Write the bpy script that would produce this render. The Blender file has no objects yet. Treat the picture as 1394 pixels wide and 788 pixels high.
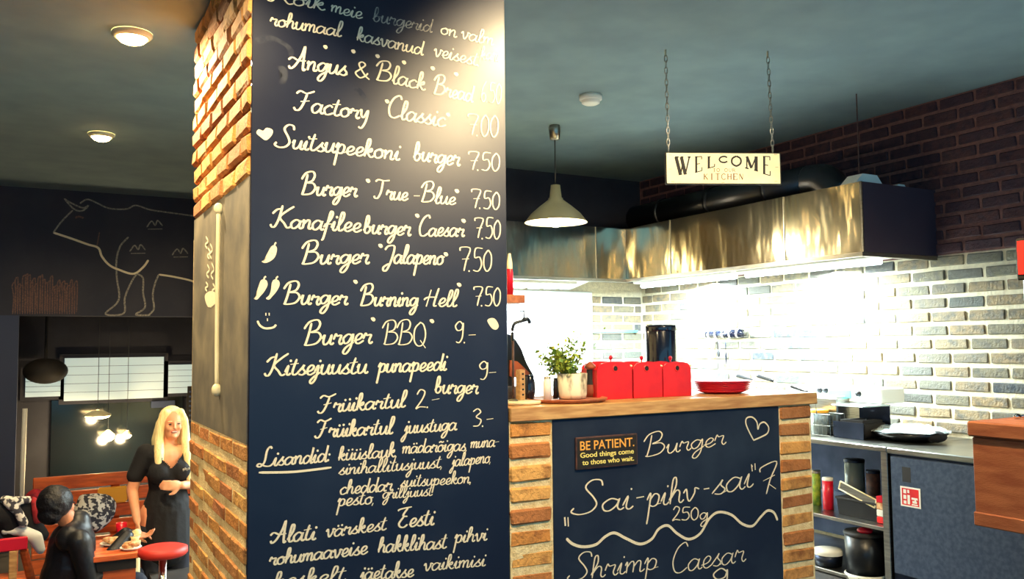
import bpy, bmesh, math, random
from mathutils import Vector, Matrix, noise
R_ = random.Random(7)
SC = bpy.context.scene
COL = SC.collection
# ------------------------------------------------------------------ camera
F = 1166.0; CX = 697.0; CY = 394.0
CAM = Vector((0, 0, 1.5))
_up = Vector((-.0098, 1, -.0639)).normalized()
_y = Vector((-649, -81, -F)); _y = (_y - _up * _y.dot(_up)).normalized()
_x = _y.cross(_up).normalized()
ROT = Matrix((_x, _y, _up))
cd = bpy.data.cameras.new('camera'); cam = bpy.data.objects.new('camera', cd); COL.objects.link(cam)
cd.sensor_width = 36; cd.lens = 36 * F / 1394; cd.clip_start = .05
cam.matrix_world = Matrix.Translation(CAM) @ ROT.to_4x4()
SC.camera = cam
def U(px, py, ax, v):
    """the place in the room seen at a measured image position, on the plane axis ax = v"""
    d = ROT @ Vector((px - CX, CY - py, -F)); t = (v - CAM[ax]) / d[ax]
    return CAM + d * t
# ------------------------------------------------------------------ world, exposure
w = bpy.data.worlds.new('world'); SC.world = w; w.use_nodes = True
bg = w.node_tree.nodes['Background']; bg.inputs[0].default_value = (.13, .42, .66, 1); bg.inputs[1].default_value = 1.7
SC.view_settings.view_transform = 'Standard'; SC.view_settings.look = 'None'
SC.view_settings.exposure = 0.12; SC.view_settings.gamma = 1; SC.view_settings.use_curve_mapping = False
# ------------------------------------------------------------------ room dimensions
H = 3.14          # ceiling
XP0, XP1, YP0, YP1 = .695, 1.80, 3.28, 4.60   # pillar
XW = 5.35; YW = 6.92                          # kitchen right wall, kitchen back wall
XH, YH, YHE = 4.60, 6.17, 3.67                # hood front planes, near end of the hood
ZB = U(900, 700, 1, 3.28).z
FD = -.5                                      # dining floor
YB = U(135, 262, 2, H).y                      # bulkhead plane
ZT = U(752, 552, 1, YP0).z                    # bar top
ZS = 1.5 - .64                                # steel bench top
# ------------------------------------------------------------------ lights (area lights; lamps carry their own)
def light(name, kind, loc, target, power, col, size=.1, size_y=None, spot=None, blend=.5, parent=None):
    l = bpy.data.lights.new(name, kind); l.energy = power; l.color = col
    if kind == 'AREA':
        l.size = size
        if size_y: l.shape = 'RECTANGLE'; l.size_y = size_y
    else: l.shadow_soft_size = size
    if kind == 'SPOT': l.spot_size = math.radians(spot); l.spot_blend = blend
    o = bpy.data.objects.new(name, l); COL.objects.link(o)
    o.location = Vector(loc)
    if target is not None:
        o.rotation_euler = (Vector(target) - Vector(loc)).to_track_quat('-Z', 'Y').to_euler()
    if parent:
        o.parent = parent; o.location = Vector(loc) - wl(parent)
    return o
WARM = (1, .76, .42); COOL = (.80, .97, 1.0)
# ------------------------------------------------------------------ materials
def lin(c):
    return tuple(((v / 255) / 12.92 if v / 255 <= .04045 else ((v / 255 + .055) / 1.055) ** 2.4) for v in c) + (1,)
def mat(name, c, rough=.6, metal=0, c2=None, scale=20, detail=3, bump=0, bscale=60, emit=None, estr=0, rnd=None, lo=.35, hi=.65, stretch=None, spec=None, coat=0, bdist=.01):
    m = bpy.data.materials.new(name); m.use_nodes = True; n = m.node_tree.nodes; L = m.node_tree.links
    b = n['Principled BSDF']; b.inputs['Roughness'].default_value = rough; b.inputs['Metallic'].default_value = metal
    if spec is not None: b.inputs['Specular IOR Level'].default_value = spec
    if coat: b.inputs['Coat Weight'].default_value = coat
    b.inputs['Base Color'].default_value = lin(c)
    tc = n.new('ShaderNodeTexCoord'); src = tc.outputs['Object']
    if stretch:
        mp = n.new('ShaderNodeMapping'); mp.inputs['Scale'].default_value = stretch; L.new(src, mp.inputs[0]); src = mp.outputs[0]
    col = None
    if rnd:
        oi = n.new('ShaderNodeObjectInfo'); cr = n.new('ShaderNodeValToRGB'); cr.color_ramp.interpolation = 'LINEAR'
        L.new(oi.outputs['Random'], cr.inputs[0]); e = cr.color_ramp.elements
        while len(e) < len(rnd): e.new(.5)
        for i, k in enumerate(rnd): e[i].position = i / (len(rnd) - 1); e[i].color = lin(k)
        col = cr.outputs[0]
    if c2 is not None:
        nz = n.new('ShaderNodeTexNoise'); nz.inputs['Scale'].default_value = scale; nz.inputs['Detail'].default_value = detail
        L.new(src, nz.inputs['Vector'])
        if rnd:
            oi2 = n.new('ShaderNodeVectorMath'); oi2.operation = 'ADD'; L.new(src, oi2.inputs[0]); L.new(oi.outputs['Location'], oi2.inputs[1]); L.new(oi2.outputs[0], nz.inputs['Vector'])
        r = n.new('ShaderNodeMapRange'); r.inputs[1].default_value = lo; r.inputs[2].default_value = hi; L.new(nz.outputs[0], r.inputs[0])
        mx = n.new('ShaderNodeMix'); mx.data_type = 'RGBA'; L.new(r.outputs[0], mx.inputs[0])
        mx.inputs[6].default_value = lin(c); mx.inputs[7].default_value = lin(c2)
        if col: L.new(col, mx.inputs[6])
        col = mx.outputs[2]
    if col: L.new(col, b.inputs['Base Color'])
    if bump:
        nb = n.new('ShaderNodeTexNoise'); nb.inputs['Scale'].default_value = bscale; nb.inputs['Detail'].default_value = 3; L.new(src, nb.inputs['Vector'])
        bm_ = n.new('ShaderNodeBump'); bm_.inputs['Strength'].default_value = bump; bm_.inputs['Distance'].default_value = bdist
        L.new(nb.outputs[0], bm_.inputs['Height']); L.new(bm_.outputs[0], b.inputs['Normal'])
    if emit:
        b.inputs['Emission Color'].default_value = lin(emit); b.inputs['Emission Strength'].default_value = estr
    return m
M = {}
M['ceil'] = mat('ceiling_paint', (124, 146, 152), .9, c2=(114, 134, 142), scale=3)
M['floor'] = mat('floor_stone', (70, 68, 66), .5, c2=(50, 48, 48), scale=4)
M['wall_dark'] = mat('dark_paint', (52, 52, 62), .8, c2=(44, 44, 54), scale=4)
M['wall_blue'] = mat('jamb_paint', (58, 68, 96), .8)
M['slate'] = mat('menu_slate', (12, 18, 42), .40, spec=.5, c2=(30, 36, 54), scale=2.6, detail=6, lo=.45, hi=.8)
M['slate2'] = mat('bar_slate', (22, 34, 56), .6, spec=.3, c2=(42, 56, 74), scale=3, detail=6, lo=.45, hi=.8)
M['slate3'] = mat('bulkhead_slate', (42, 45, 62), .75, c2=(58, 58, 70), scale=2, detail=5, lo=.4, hi=.75)
M['slate4'] = mat('lit_side_slate', (104, 100, 92), .6, c2=(150, 140, 118), scale=5, detail=6, lo=.4, hi=.75)  # grazing lamplight painted in as a paler, greyer slate
M['smudge'] = mat('chalk_dust', (50, 54, 66), .8, c2=(24, 30, 50), scale=22, lo=.4, hi=.62)
M['chalk'] = mat('chalk', (240, 226, 194), .9, c2=(206, 192, 160), scale=120, lo=.55, hi=.8)
M['chalk_dim'] = mat('chalk_rubbed', (170, 164, 150), .9, c2=(96, 96, 98), scale=60, lo=.4, hi=.7)
M['chalk_warm'] = mat('chalk_warm', (128, 96, 86), .9, c2=(84, 70, 74), scale=80)
M['brick_pil'] = mat('pillar_brick', (200, 150, 90), .85, c2=(150, 92, 48), scale=16, detail=5, bump=.8, bscale=70,
    rnd=[(232, 168, 88), (214, 142, 70), (240, 182, 102), (202, 130, 70), (160, 98, 62), (234, 172, 92)], lo=.45, hi=.75)
M['mortar_pil'] = mat('pillar_mortar', (255, 232, 178), .95, c2=(232, 200, 140), scale=30, bump=.6, bscale=120)
M['mortar_dark'] = mat('grey_mortar', (120, 92, 62), .95, c2=(90, 66, 46), scale=30, bump=.6, bscale=120)  # darker mortar for the upper pillar joints
M['brick_low'] = mat('pale_brick', (150, 140, 118), .85, c2=(98, 96, 88), scale=22, detail=5, bump=.6, bscale=70,
    rnd=[(140, 128, 100), (84, 90, 86), (156, 134, 100), (116, 110, 90), (56, 66, 76), (146, 126, 94)], lo=.42, hi=.7)
M['mortar_low'] = mat('pale_mortar', (232, 222, 192), .95, c2=(214, 204, 176), scale=30, bump=.4)
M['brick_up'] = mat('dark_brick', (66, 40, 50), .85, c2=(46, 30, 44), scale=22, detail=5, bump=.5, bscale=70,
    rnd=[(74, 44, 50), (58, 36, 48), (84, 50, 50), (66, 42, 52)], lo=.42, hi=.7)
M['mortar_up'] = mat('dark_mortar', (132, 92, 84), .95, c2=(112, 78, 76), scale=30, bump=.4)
M['steel'] = mat('brushed_steel', (176, 172, 160), .28, 1, c2=(150, 148, 140), scale=8, stretch=(1, 1, 12), bump=.05)
M['shade'] = mat('spun_shade_metal', (236, 214, 170), .38, .85)
M['steel_hood'] = mat('hood_steel', (196, 190, 170), .14, 1, bump=.5, bscale=3.2, bdist=.03, stretch=(1, 1, .28))
M['steel_dark'] = mat('dark_steel', (54, 60, 76), .4, 1, c2=(40, 46, 60), scale=6)
M['steel_door'] = mat('fridge_steel', (80, 92, 112), .45, .6, c2=(62, 74, 96), scale=40, bump=.05)
M['end_paint'] = mat('dark_coated_panel', (62, 46, 58), .55)
M['duct'] = mat('duct_metal', (70, 70, 74), .35, 1, bump=.1, bscale=20)
M['white'] = mat('white_paint', (238, 236, 226), .6)
M['tile'] = mat('white_wall_panel', (236, 240, 240), .35)
M['wood'] = mat('bar_wood', (214, 168, 108), .5, c2=(176, 124, 72), scale=7, stretch=(1, 8, 8), detail=5)
M['wood_red'] = mat('red_brown_wood', (196, 120, 78), .6, c2=(164, 90, 58), scale=6, stretch=(6, 1, 6), detail=5, bump=.2)
M['wood_bench'] = mat('bench_wood', (226, 106, 42), .5, c2=(176, 74, 30), scale=5, stretch=(1, 6, 6), detail=4)
M['black'] = mat('black_plastic', (14, 16, 22), .35)
M['blackgloss'] = mat('black_enamel', (16, 22, 40), .18, coat=.5)
M['cloth_black'] = mat('black_cloth', (9, 10, 18), .85, c2=(10, 11, 20), scale=20, bump=.4, bscale=25)
M['leather'] = mat('black_leather', (12, 13, 20), .45, c2=(22, 23, 30), scale=9, bump=.6, bscale=9, bdist=.02)
M['red'] = mat('red_enamel', (226, 34, 34), .4, c2=(206, 24, 30), scale=9)
M['red_plate'] = mat('red_plastic', (206, 18, 46), .3)
M['cream'] = mat('cream_enamel', (250, 240, 200), .5, c2=(240, 228, 184), scale=9)
M['ink'] = mat('sign_ink', (30, 26, 24), .7)
M['ink_tan'] = mat('sign_ink_tan', (112, 78, 40), .7)
M['rust'] = mat('aged_metal', (96, 62, 52), .6, c2=(60, 40, 40), scale=30)
M['gold'] = mat('orange_lettering', (255, 178, 76), .6)
M['yellow_l'] = mat('yellow_lettering', (250, 232, 130), .6)
M['leaf'] = mat('herb_leaf', (74, 120, 36), .6, c2=(150, 170, 48), scale=25)
M['leaf2'] = mat('herb_leaf_tips', (190, 196, 70), .6, c2=(110, 150, 50), scale=25)
M['stem'] = mat('herb_stem', (92, 104, 60), .7)
M['bark'] = mat('bark_pot', (236, 226, 196), .8, c2=(120, 110, 92), scale=14, detail=5, stretch=(1.2, 1.2, .6), lo=.5, hi=.66, bump=.5, bscale=20)
M['copper'] = mat('brown_clay', (168, 84, 46), .5, c2=(120, 56, 36), scale=8)
M['skin'] = mat('skin', (232, 168, 128), .55, c2=(222, 150, 112), scale=10)
M['skin2'] = mat('skin_darker', (196, 128, 92), .55)  # darker skin tone of the seated person
M['hair'] = mat('blond_hair', (255, 240, 184), .5, c2=(236, 206, 136), scale=30, stretch=(4, 4, .4), bump=.5, bscale=40)
M['hair_b'] = mat('black_hair', (14, 13, 20), .5, bump=.6, bscale=60)
M['lip'] = mat('lips', (190, 84, 78), .5)
M['eye'] = mat('eye_dark', (52, 38, 34), .4)
M['stool_red'] = mat('stool_red', (196, 44, 34), .5)
M['chrome'] = mat('chrome', (220, 220, 220), .15, 1)
M['glass'] = mat('jar_glass', (120, 130, 130), .08, 0, coat=.5)
M['yellow'] = mat('yellow_lid', (236, 168, 40), .5)
M['foil'] = mat('plastic_film', (226, 236, 236), .18, 0, coat=1, c2=(150, 170, 172), scale=12, bump=1, bscale=18)
M['aqua'] = mat('aqua_panel', (110, 214, 214), .4)
M['blind'] = mat('window_blind', (190, 196, 190), .8, emit=(150, 186, 190), estr=.6)  # emission puts window brightness into the blind, which is no lamp
M['lampglow'] = mat('lamp_glow', (255, 240, 200), .5, emit=(255, 214, 140), estr=45)
M['tubeglow'] = mat('tube_glow', (255, 255, 255), .5, emit=(226, 250, 255), estr=14)
M['redglow'] = mat('red_lit_panel', (230, 40, 30), .5, emit=(255, 40, 30), estr=.9)
M['food'] = mat('food', (226, 190, 140), .7, c2=(190, 110, 60), scale=40)
M['scarf'] = mat('patterned_scarf', (222, 216, 206), .9, c2=(60, 58, 66), scale=30, detail=1, lo=.45, hi=.52)
M['scarf_red'] = mat('red_scarf', (190, 34, 44), .9, c2=(120, 24, 36), scale=24)
M['denim'] = mat('dark_denim', (30, 34, 48), .9)
M['towel'] = mat('cream_towel', (232, 208, 150), .9, bump=.5, bscale=40)
M['smoke'] = mat('glass_dark', (20, 30, 36), .12, 0)
# ------------------------------------------------------------------ building helpers
WL = {}
def wl(o): return WL.get(o.name, Vector((0, 0, 0)))
def props(o, label=None, cat=None, group=None, kind=None):
    if label: o['label'] = label
    if cat: o['category'] = cat
    if group: o['group'] = group
    if kind: o['kind'] = kind
    return o
def thing(name, label, cat, loc, group=None):
    o = bpy.data.objects.new(name, None); COL.objects.link(o); o.location = loc; o.empty_display_size = .1
    WL[o.name] = Vector(loc); return props(o, label, cat, group)
def struct_root(name, loc=(0, 0, 0)):
    o = bpy.data.objects.new(name, None); COL.objects.link(o); o.location = loc; WL[o.name] = Vector(loc); o['kind'] = 'structure'; return o
def obj(name, bm, m, parent=None, smooth=False, loc=None):
    """bm is in room coordinates; it becomes ONE mesh object"""
    me = bpy.data.meshes.new(name)
    off = wl(parent) if parent else (Vector(loc) if loc is not None else Vector((0, 0, 0)))
    if off.length: bmesh.ops.translate(bm, verts=bm.verts, vec=-off)
    bmesh.ops.recalc_face_normals(bm, faces=bm.faces)
    bm.to_mesh(me); bm.free()
    me.materials.append(M[m] if isinstance(m, str) else m)
    if smooth:
        for p in me.polygons: p.use_smooth = True
    o = bpy.data.objects.new(name, me); COL.objects.link(o)
    if parent: o.parent = parent
    else: o.location = off
    WL[o.name] = off
    return o
def NB(): return bmesh.new()
def box(bm, a, b, bev=0, rot=None, seg=1):
    a = Vector(a); b = Vector(b); c = (a + b) / 2; s = b - a
    r = bmesh.ops.create_cube(bm, size=1)
    vs = r['verts']
    for v in vs: v.co = Vector((v.co.x * s.x, v.co.y * s.y, v.co.z * s.z))
    if bev:
        es = {e for v in vs for e in v.link_edges}
        g = bmesh.ops.bevel(bm, geom=list(es), offset=bev, segments=seg, affect='EDGES', clamp_overlap=True)
        vs = list({v for f in g['faces'] for v in f.verts} | {v for v in vs if v.is_valid})
    if rot is not None:
        for v in vs: v.co = rot @ v.co
    for v in vs: v.co += c
    return vs
def lathe(bm, prof, c=(0, 0, 0), n=24, mtx=None, cap=False):
    c = Vector(c); rings = []
    for r, z in prof:
        ring = []
        for i in range(n):
            t = 2 * math.pi * i / n; p = Vector((r * math.cos(t), r * math.sin(t), z))
            if mtx is not None: p = mtx @ p
            ring.append(bm.verts.new(p + c))
        rings.append(ring)
    for a, b in zip(rings, rings[1:]):
        for i in range(n): bm.faces.new((a[i], a[(i + 1) % n], b[(i + 1) % n], b[i]))
    if cap:
        bm.faces.new(rings[0][::-1]); bm.faces.new(rings[-1])
def dirm(d):
    return Vector(d).to_track_quat('Z', 'Y').to_matrix()
def cyl(bm, a, b, r, r2=None, n=12):
    a = Vector(a); b = Vector(b); d = b - a; r2 = r if r2 is None else r2
    lathe(bm, [(r, 0), (r2, d.length)], a, n, dirm(d), True)
def catm(pts, n=6, closed=False):
    P = [Vector(p) for p in pts]
    if len(P) < 3: return P
    out = []; m = len(P)
    rng = range(m if closed else m - 1)
    for i in rng:
        if closed: p0, p1, p2, p3 = P[(i - 1) % m], P[i], P[(i + 1) % m], P[(i + 2) % m]
        else: p0, p1, p2, p3 = P[max(i - 1, 0)], P[i], P[i + 1], P[min(i + 2, m - 1)]
        for k in range(n):
            t = k / n
            out.append(.5 * ((2 * p1) + (p2 - p0) * t + (2 * p0 - 5 * p1 + 4 * p2 - p3) * t * t + (3 * p1 - p0 - 3 * p2 + p3) * t ** 3))
    if not closed: out.append(P[-1])
    return out
def tube(bm, pts, r, n=8, rend=None, smooth=5):
    P = catm(pts, smooth) if smooth > 1 else [Vector(p) for p in pts]
    rings = []; m = len(P); up = Vector((0, 0, 1))
    for i, p in enumerate(P):
        t = (P[min(i + 1, m - 1)] - P[max(i - 1, 0)]).normalized()
        u = t.cross(up)
        if u.length < .05: u = t.cross(Vector((1, 0, 0)))
        u.normalize(); v = t.cross(u)
        rr = r if rend is None else r + (rend - r) * i / (m - 1)
        rings.append([bm.verts.new(p + (u * math.cos(2 * math.pi * k / n) + v * math.sin(2 * math.pi * k / n)) * rr) for k in range(n)])
    for a, b in zip(rings, rings[1:]):
        for i in range(n): bm.faces.new((a[i], a[(i + 1) % n], b[(i + 1) % n], b[i]))
    bm.faces.new(rings[0][::-1]); bm.faces.new(rings[-1])
def ell(bm, c, s, n=16, m=10, mtx=None):
    r = bmesh.ops.create_uvsphere(bm, u_segments=n, v_segments=m, radius=1)
    for v in r['verts']:
        p = Vector((v.co.x * s[0], v.co.y * s[1], v.co.z * s[2]))
        if mtx is not None: p = mtx @ p
        v.co = p + Vector(c)
    return r['verts']
def poly_extrude(bm, pts, vec):
    vs = [bm.verts.new(p) for p in pts]; ws = [bm.verts.new(Vector(p) + Vector(vec)) for p in pts]
    bm.faces.new(vs); bm.faces.new(ws[::-1]); k = len(vs)
    for i in range(k): bm.faces.new((vs[i], vs[(i + 1) % k], ws[(i + 1) % k], ws[i]))
STK = [0]
def ribbon(bm, P, w, nrm, depth=.0012, thick=None, taper=.6):
    """flat raised stroke along P, lying on a plane whose outward normal is nrm"""
    nrm = Vector(nrm); L_ = len(P); STK[0] = (STK[0] + 1) % 40; depth += STK[0] * 4e-5
    if L_ == 1 or (P[0] - P[-1]).length < 1e-5 and L_ == 2:
        c = P[0]; u = nrm.cross(Vector((0, 0, 1))).normalized(); v = u.cross(nrm)
        ring = [c + nrm * depth + (u * math.cos(t) + v * math.sin(t)) * w * .55 for t in [i * math.pi / 5 for i in range(10)]]
        bm.faces.new([bm.verts.new(p) for p in ring]); return
    A = []; B = []
    for i, p in enumerate(P):
        t = (P[min(i + 1, L_ - 1)] - P[max(i - 1, 0)])
        if t.length < 1e-9: t = Vector((0, 0, 1))
        t.normalize(); s = t.cross(nrm); ww = w * (.5 if thick is None else thick(t))
        if i in (0, L_ - 1): ww *= taper
        dp = nrm * (depth + i * 1.5e-5); A.append(bm.verts.new(p + s * ww + dp)); B.append(bm.verts.new(p - s * ww + dp))
    for i in range(L_ - 1):
        try: bm.faces.new((A[i], A[i + 1], B[i + 1], B[i]))
        except ValueError: pass
# ------------------------------------------------------------------ brickwork
def brick_meshes(L, D, Hh, m, n=6, jit=.004, bev=.006):
    out = []
    for k in range(n):
        bm = NB(); vs = box(bm, (-L / 2, -D / 2, -Hh / 2), (L / 2, D / 2, Hh / 2), bev)
        sx, sz = [R_.uniform(-jit, jit) for _ in range(4)], [R_.uniform(-jit, jit) for _ in range(4)]
        for v in bm.verts:
            q = (v.co.x > 0) * 2 + (v.co.z > 0)
            v.co += Vector((sx[q], R_.uniform(-jit, jit) * .8, sz[q] + R_.uniform(-jit, jit) * .4))
        me = bpy.data.meshes.new('brick'); bm.to_mesh(me); bm.free(); me.materials.append(M[m]); out.append(me)
    return out
def brickwork(parent, meshes, org, along, nrm, x0, x1, z0, z1, pl, ph, bl, limit=None, sort=None, proud=.0, joint=.012, matname=None, bh=None, depth=.04):
    """running bond: along = horizontal unit vector, nrm = outward. returns list of placed bricks"""
    along = Vector(along); nrm = Vector(nrm); org = Vector(org)
    rot = math.atan2(along.y, along.x); spots = []
    rows = max(1, round((z1 - z0) / ph)); ph = (z1 - z0) / rows
    for r in range(rows):
        zc = z0 + (r + .5) * ph; s = x0 - (pl / 2 if r % 2 else 0) + R_.uniform(-.008, .008)
        while s < x1 - .02:
            a = max(s, x0); b = min(s + pl - joint, x1)
            if b - a > .03: spots.append(((a + b) / 2, b - a, zc))
            s += pl
    if sort: spots.sort(key=lambda q: sort(org + along * q[0] + Vector((0, 0, q[2]))))
    rest = spots[limit:] if limit else []
    if limit: spots = spots[:limit]
    for (sx, ln, zc) in spots:
        o = bpy.data.objects.new('brick', R_.choice(meshes)); COL.objects.link(o); o.parent = parent
        o.location = org + along * sx + Vector((0, 0, zc)) + nrm * (proud + R_.uniform(-.004, .004)) - wl(parent)
        o.rotation_euler = (R_.uniform(-.02, .02), R_.uniform(-.008, .008), rot + R_.uniform(-.008, .008)); o.scale = (ln / bl, 1, 1)
    if rest:
        bm = NB(); rm = Matrix.Rotation(rot, 3, 'Z')
        for (sx, ln, zc) in rest:
            c = org + along * sx + Vector((0, 0, zc)) + nrm * proud
            vs = box(bm, (-ln / 2, -depth / 2, -bh / 2), (ln / 2, depth / 2, bh / 2), .005, rm)
            bmesh.ops.translate(bm, verts=[v for v in vs if v.is_valid], vec=c)
        o = obj('brick_field', bm, matname, parent); o['kind'] = 'stuff'
# ================================================================== STRUCTURE
bm = NB(); box(bm, (-4.5, -2.2, -.12), (XW + .2, 5.0, 0)); box(bm, (XP0, 5.0, -.12), (XW + .2, YW + .2, 0))
props(obj('floor', bm, 'floor'), kind='structure')
bm = NB(); box(bm, (-4.5, 5.0, FD - .1), (XP0, 12.2, FD)); box(bm, (XP0, YW + .2, FD - .1), (4, 12.2, FD))
props(obj('floor_lower', bm, 'floor'), kind='structure')
bm = NB(); box(bm, (-4.5, 4.98, FD), (XP0, 5.0, -.12)); props(obj('trim_1', bm, 'wood_bench'), kind='structure')
bm = NB(); box(bm, (-4.5, -2.2, H), (XW + .2, 12.2, H + .1)); props(obj('ceiling', bm, 'ceil'), kind='structure')
bm = NB(); box(bm, (-4.6, -2.2, FD), (-4.5, 12.2, H)); props(obj('wall_left', bm, 'wall_dark'), kind='structure')
# dining bulkhead (chalk cow drawn on it), jamb, back wall of the niche
ZBH = U(140, 430, 1, YB).z
XJ = U(24, 500, 1, YB).x
bm = NB(); box(bm, (-4.5, YB, ZBH), (2.6, YB + .25, H)); bulk = props(obj('wall_bulkhead', bm, 'slate3', loc=(.5, YB, 2.4)), kind='structure')
bm = NB(); box(bm, (-4.5, YB, FD), (XJ, YB + .25, ZBH)); props(obj('wall_jamb', bm, 'wall_blue'), kind='structure')
YN = YB + 1.0
bm = NB(); box(bm, (-4.5, YN, FD), (4, YN + .12, H)); props(obj('wall_niche', bm, 'wall_dark'), kind='structure')
bm = NB(); box(bm, (2.5, YW + .2, FD), (2.62, YN, H)); props(obj('wall_partition', bm, 'wall_dark'), kind='structure')
# kitchen back wall
bw = struct_root('wall_back', (1.9, YW, 0))
xt = U(805, 470, 1, YW).x
bm = NB(); box(bm, (XP1, YW, 0), (XW + .2, YW + .2, 2.1)); obj('masonry', bm, 'mortar_low', bw)
bm = NB(); box(bm, (XP1, YW, 2.1), (XW + .2, YW + .2, H)); obj('upper_wall', bm, 'wall_dark', bw)
bm = NB(); box(bm, (XP1 + .1, YW - .03, ZS - .3), (xt, YW, 2.0), .004); obj('tile_panel', bm, 'tile', bw)
ZU = U(1300, 345.5, 0, XW).z
BL = .245; BH = .066; PL = .262; PH = .0905
mlow = brick_meshes(BL, .04, BH, 'brick_low'); mup = brick_meshes(BL, .04, BH, 'brick_up')
brickwork(bw, mlow, (0, YW, 0), (1, 0, 0), (0, -1, 0), xt + .005, XW - .02, ZS + .02, 1.97, PL, PH, BL, proud=-.008, joint=.024)
# kitchen right wall: dark bricks above the hood line, pale bricks below
rw = struct_root('wall_right', (XW, 3, 0))
bm = NB(); box(bm, (XW, 1.2, 0), (XW + .2, YW + .2, ZU)); obj('masonry', bm, 'mortar_low', rw)
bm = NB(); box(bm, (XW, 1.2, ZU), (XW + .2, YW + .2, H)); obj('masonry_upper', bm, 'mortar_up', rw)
near = lambda p: p.y
brickwork(rw, mlow, (XW, 0, 0), (0, 1, 0), (-1, 0, 0), 2.95, YW - .02, ZS + .01, ZU, PL, PH, BL, limit=190, sort=near, proud=-.008, joint=.024, matname='brick_low', bh=BH)
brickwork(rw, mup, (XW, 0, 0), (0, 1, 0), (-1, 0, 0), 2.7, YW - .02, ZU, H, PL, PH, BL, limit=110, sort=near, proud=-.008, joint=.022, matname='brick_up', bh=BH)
# ------------------------------------------------------------------ pillar
pl = struct_root('wall_pillar', ((XP0 + XP1) / 2, YP0, 0))
Z1 = U(335, 605, 0, XP0).z; Z2 = U(342, 237, 0, XP0).z
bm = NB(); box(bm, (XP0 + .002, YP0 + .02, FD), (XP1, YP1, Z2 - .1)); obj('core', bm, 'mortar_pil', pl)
bm = NB(); box(bm, (XP0 + .022, YP0 + .02, Z2 - .1), (XP1, YP1, H)); obj('core', bm, 'mortar_dark', pl)
bm = NB(); box(bm, (XP0 + .000, YP0 + .018, Z1), (XP0 + .05, YP1 - .02, Z2)); sp = obj('side_panel', bm, 'slate4', pl)
mp = brick_meshes(.25, .06, .064, 'brick_pil', 8, .003, .008)
brickwork(pl, mp, (XP0 + .03, 0, 0), (0, 1, 0), (-1, 0, 0), YP0 + .012, YP1, Z1 - .093 * 11, Z1 + .008, .265, .093, .25, joint=.018, proud=.003)
mp2 = brick_meshes(.25, .07, .080, 'brick_pil', 8, .005, .013)
brickwork(pl, mp2, (XP0 + .03, 0, 0), (0, 1, 0), (-1, 0, 0), YP0 + .012, YP1, Z2 - .005, H, .262, .0905, .25, joint=.014, proud=.004)
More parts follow.
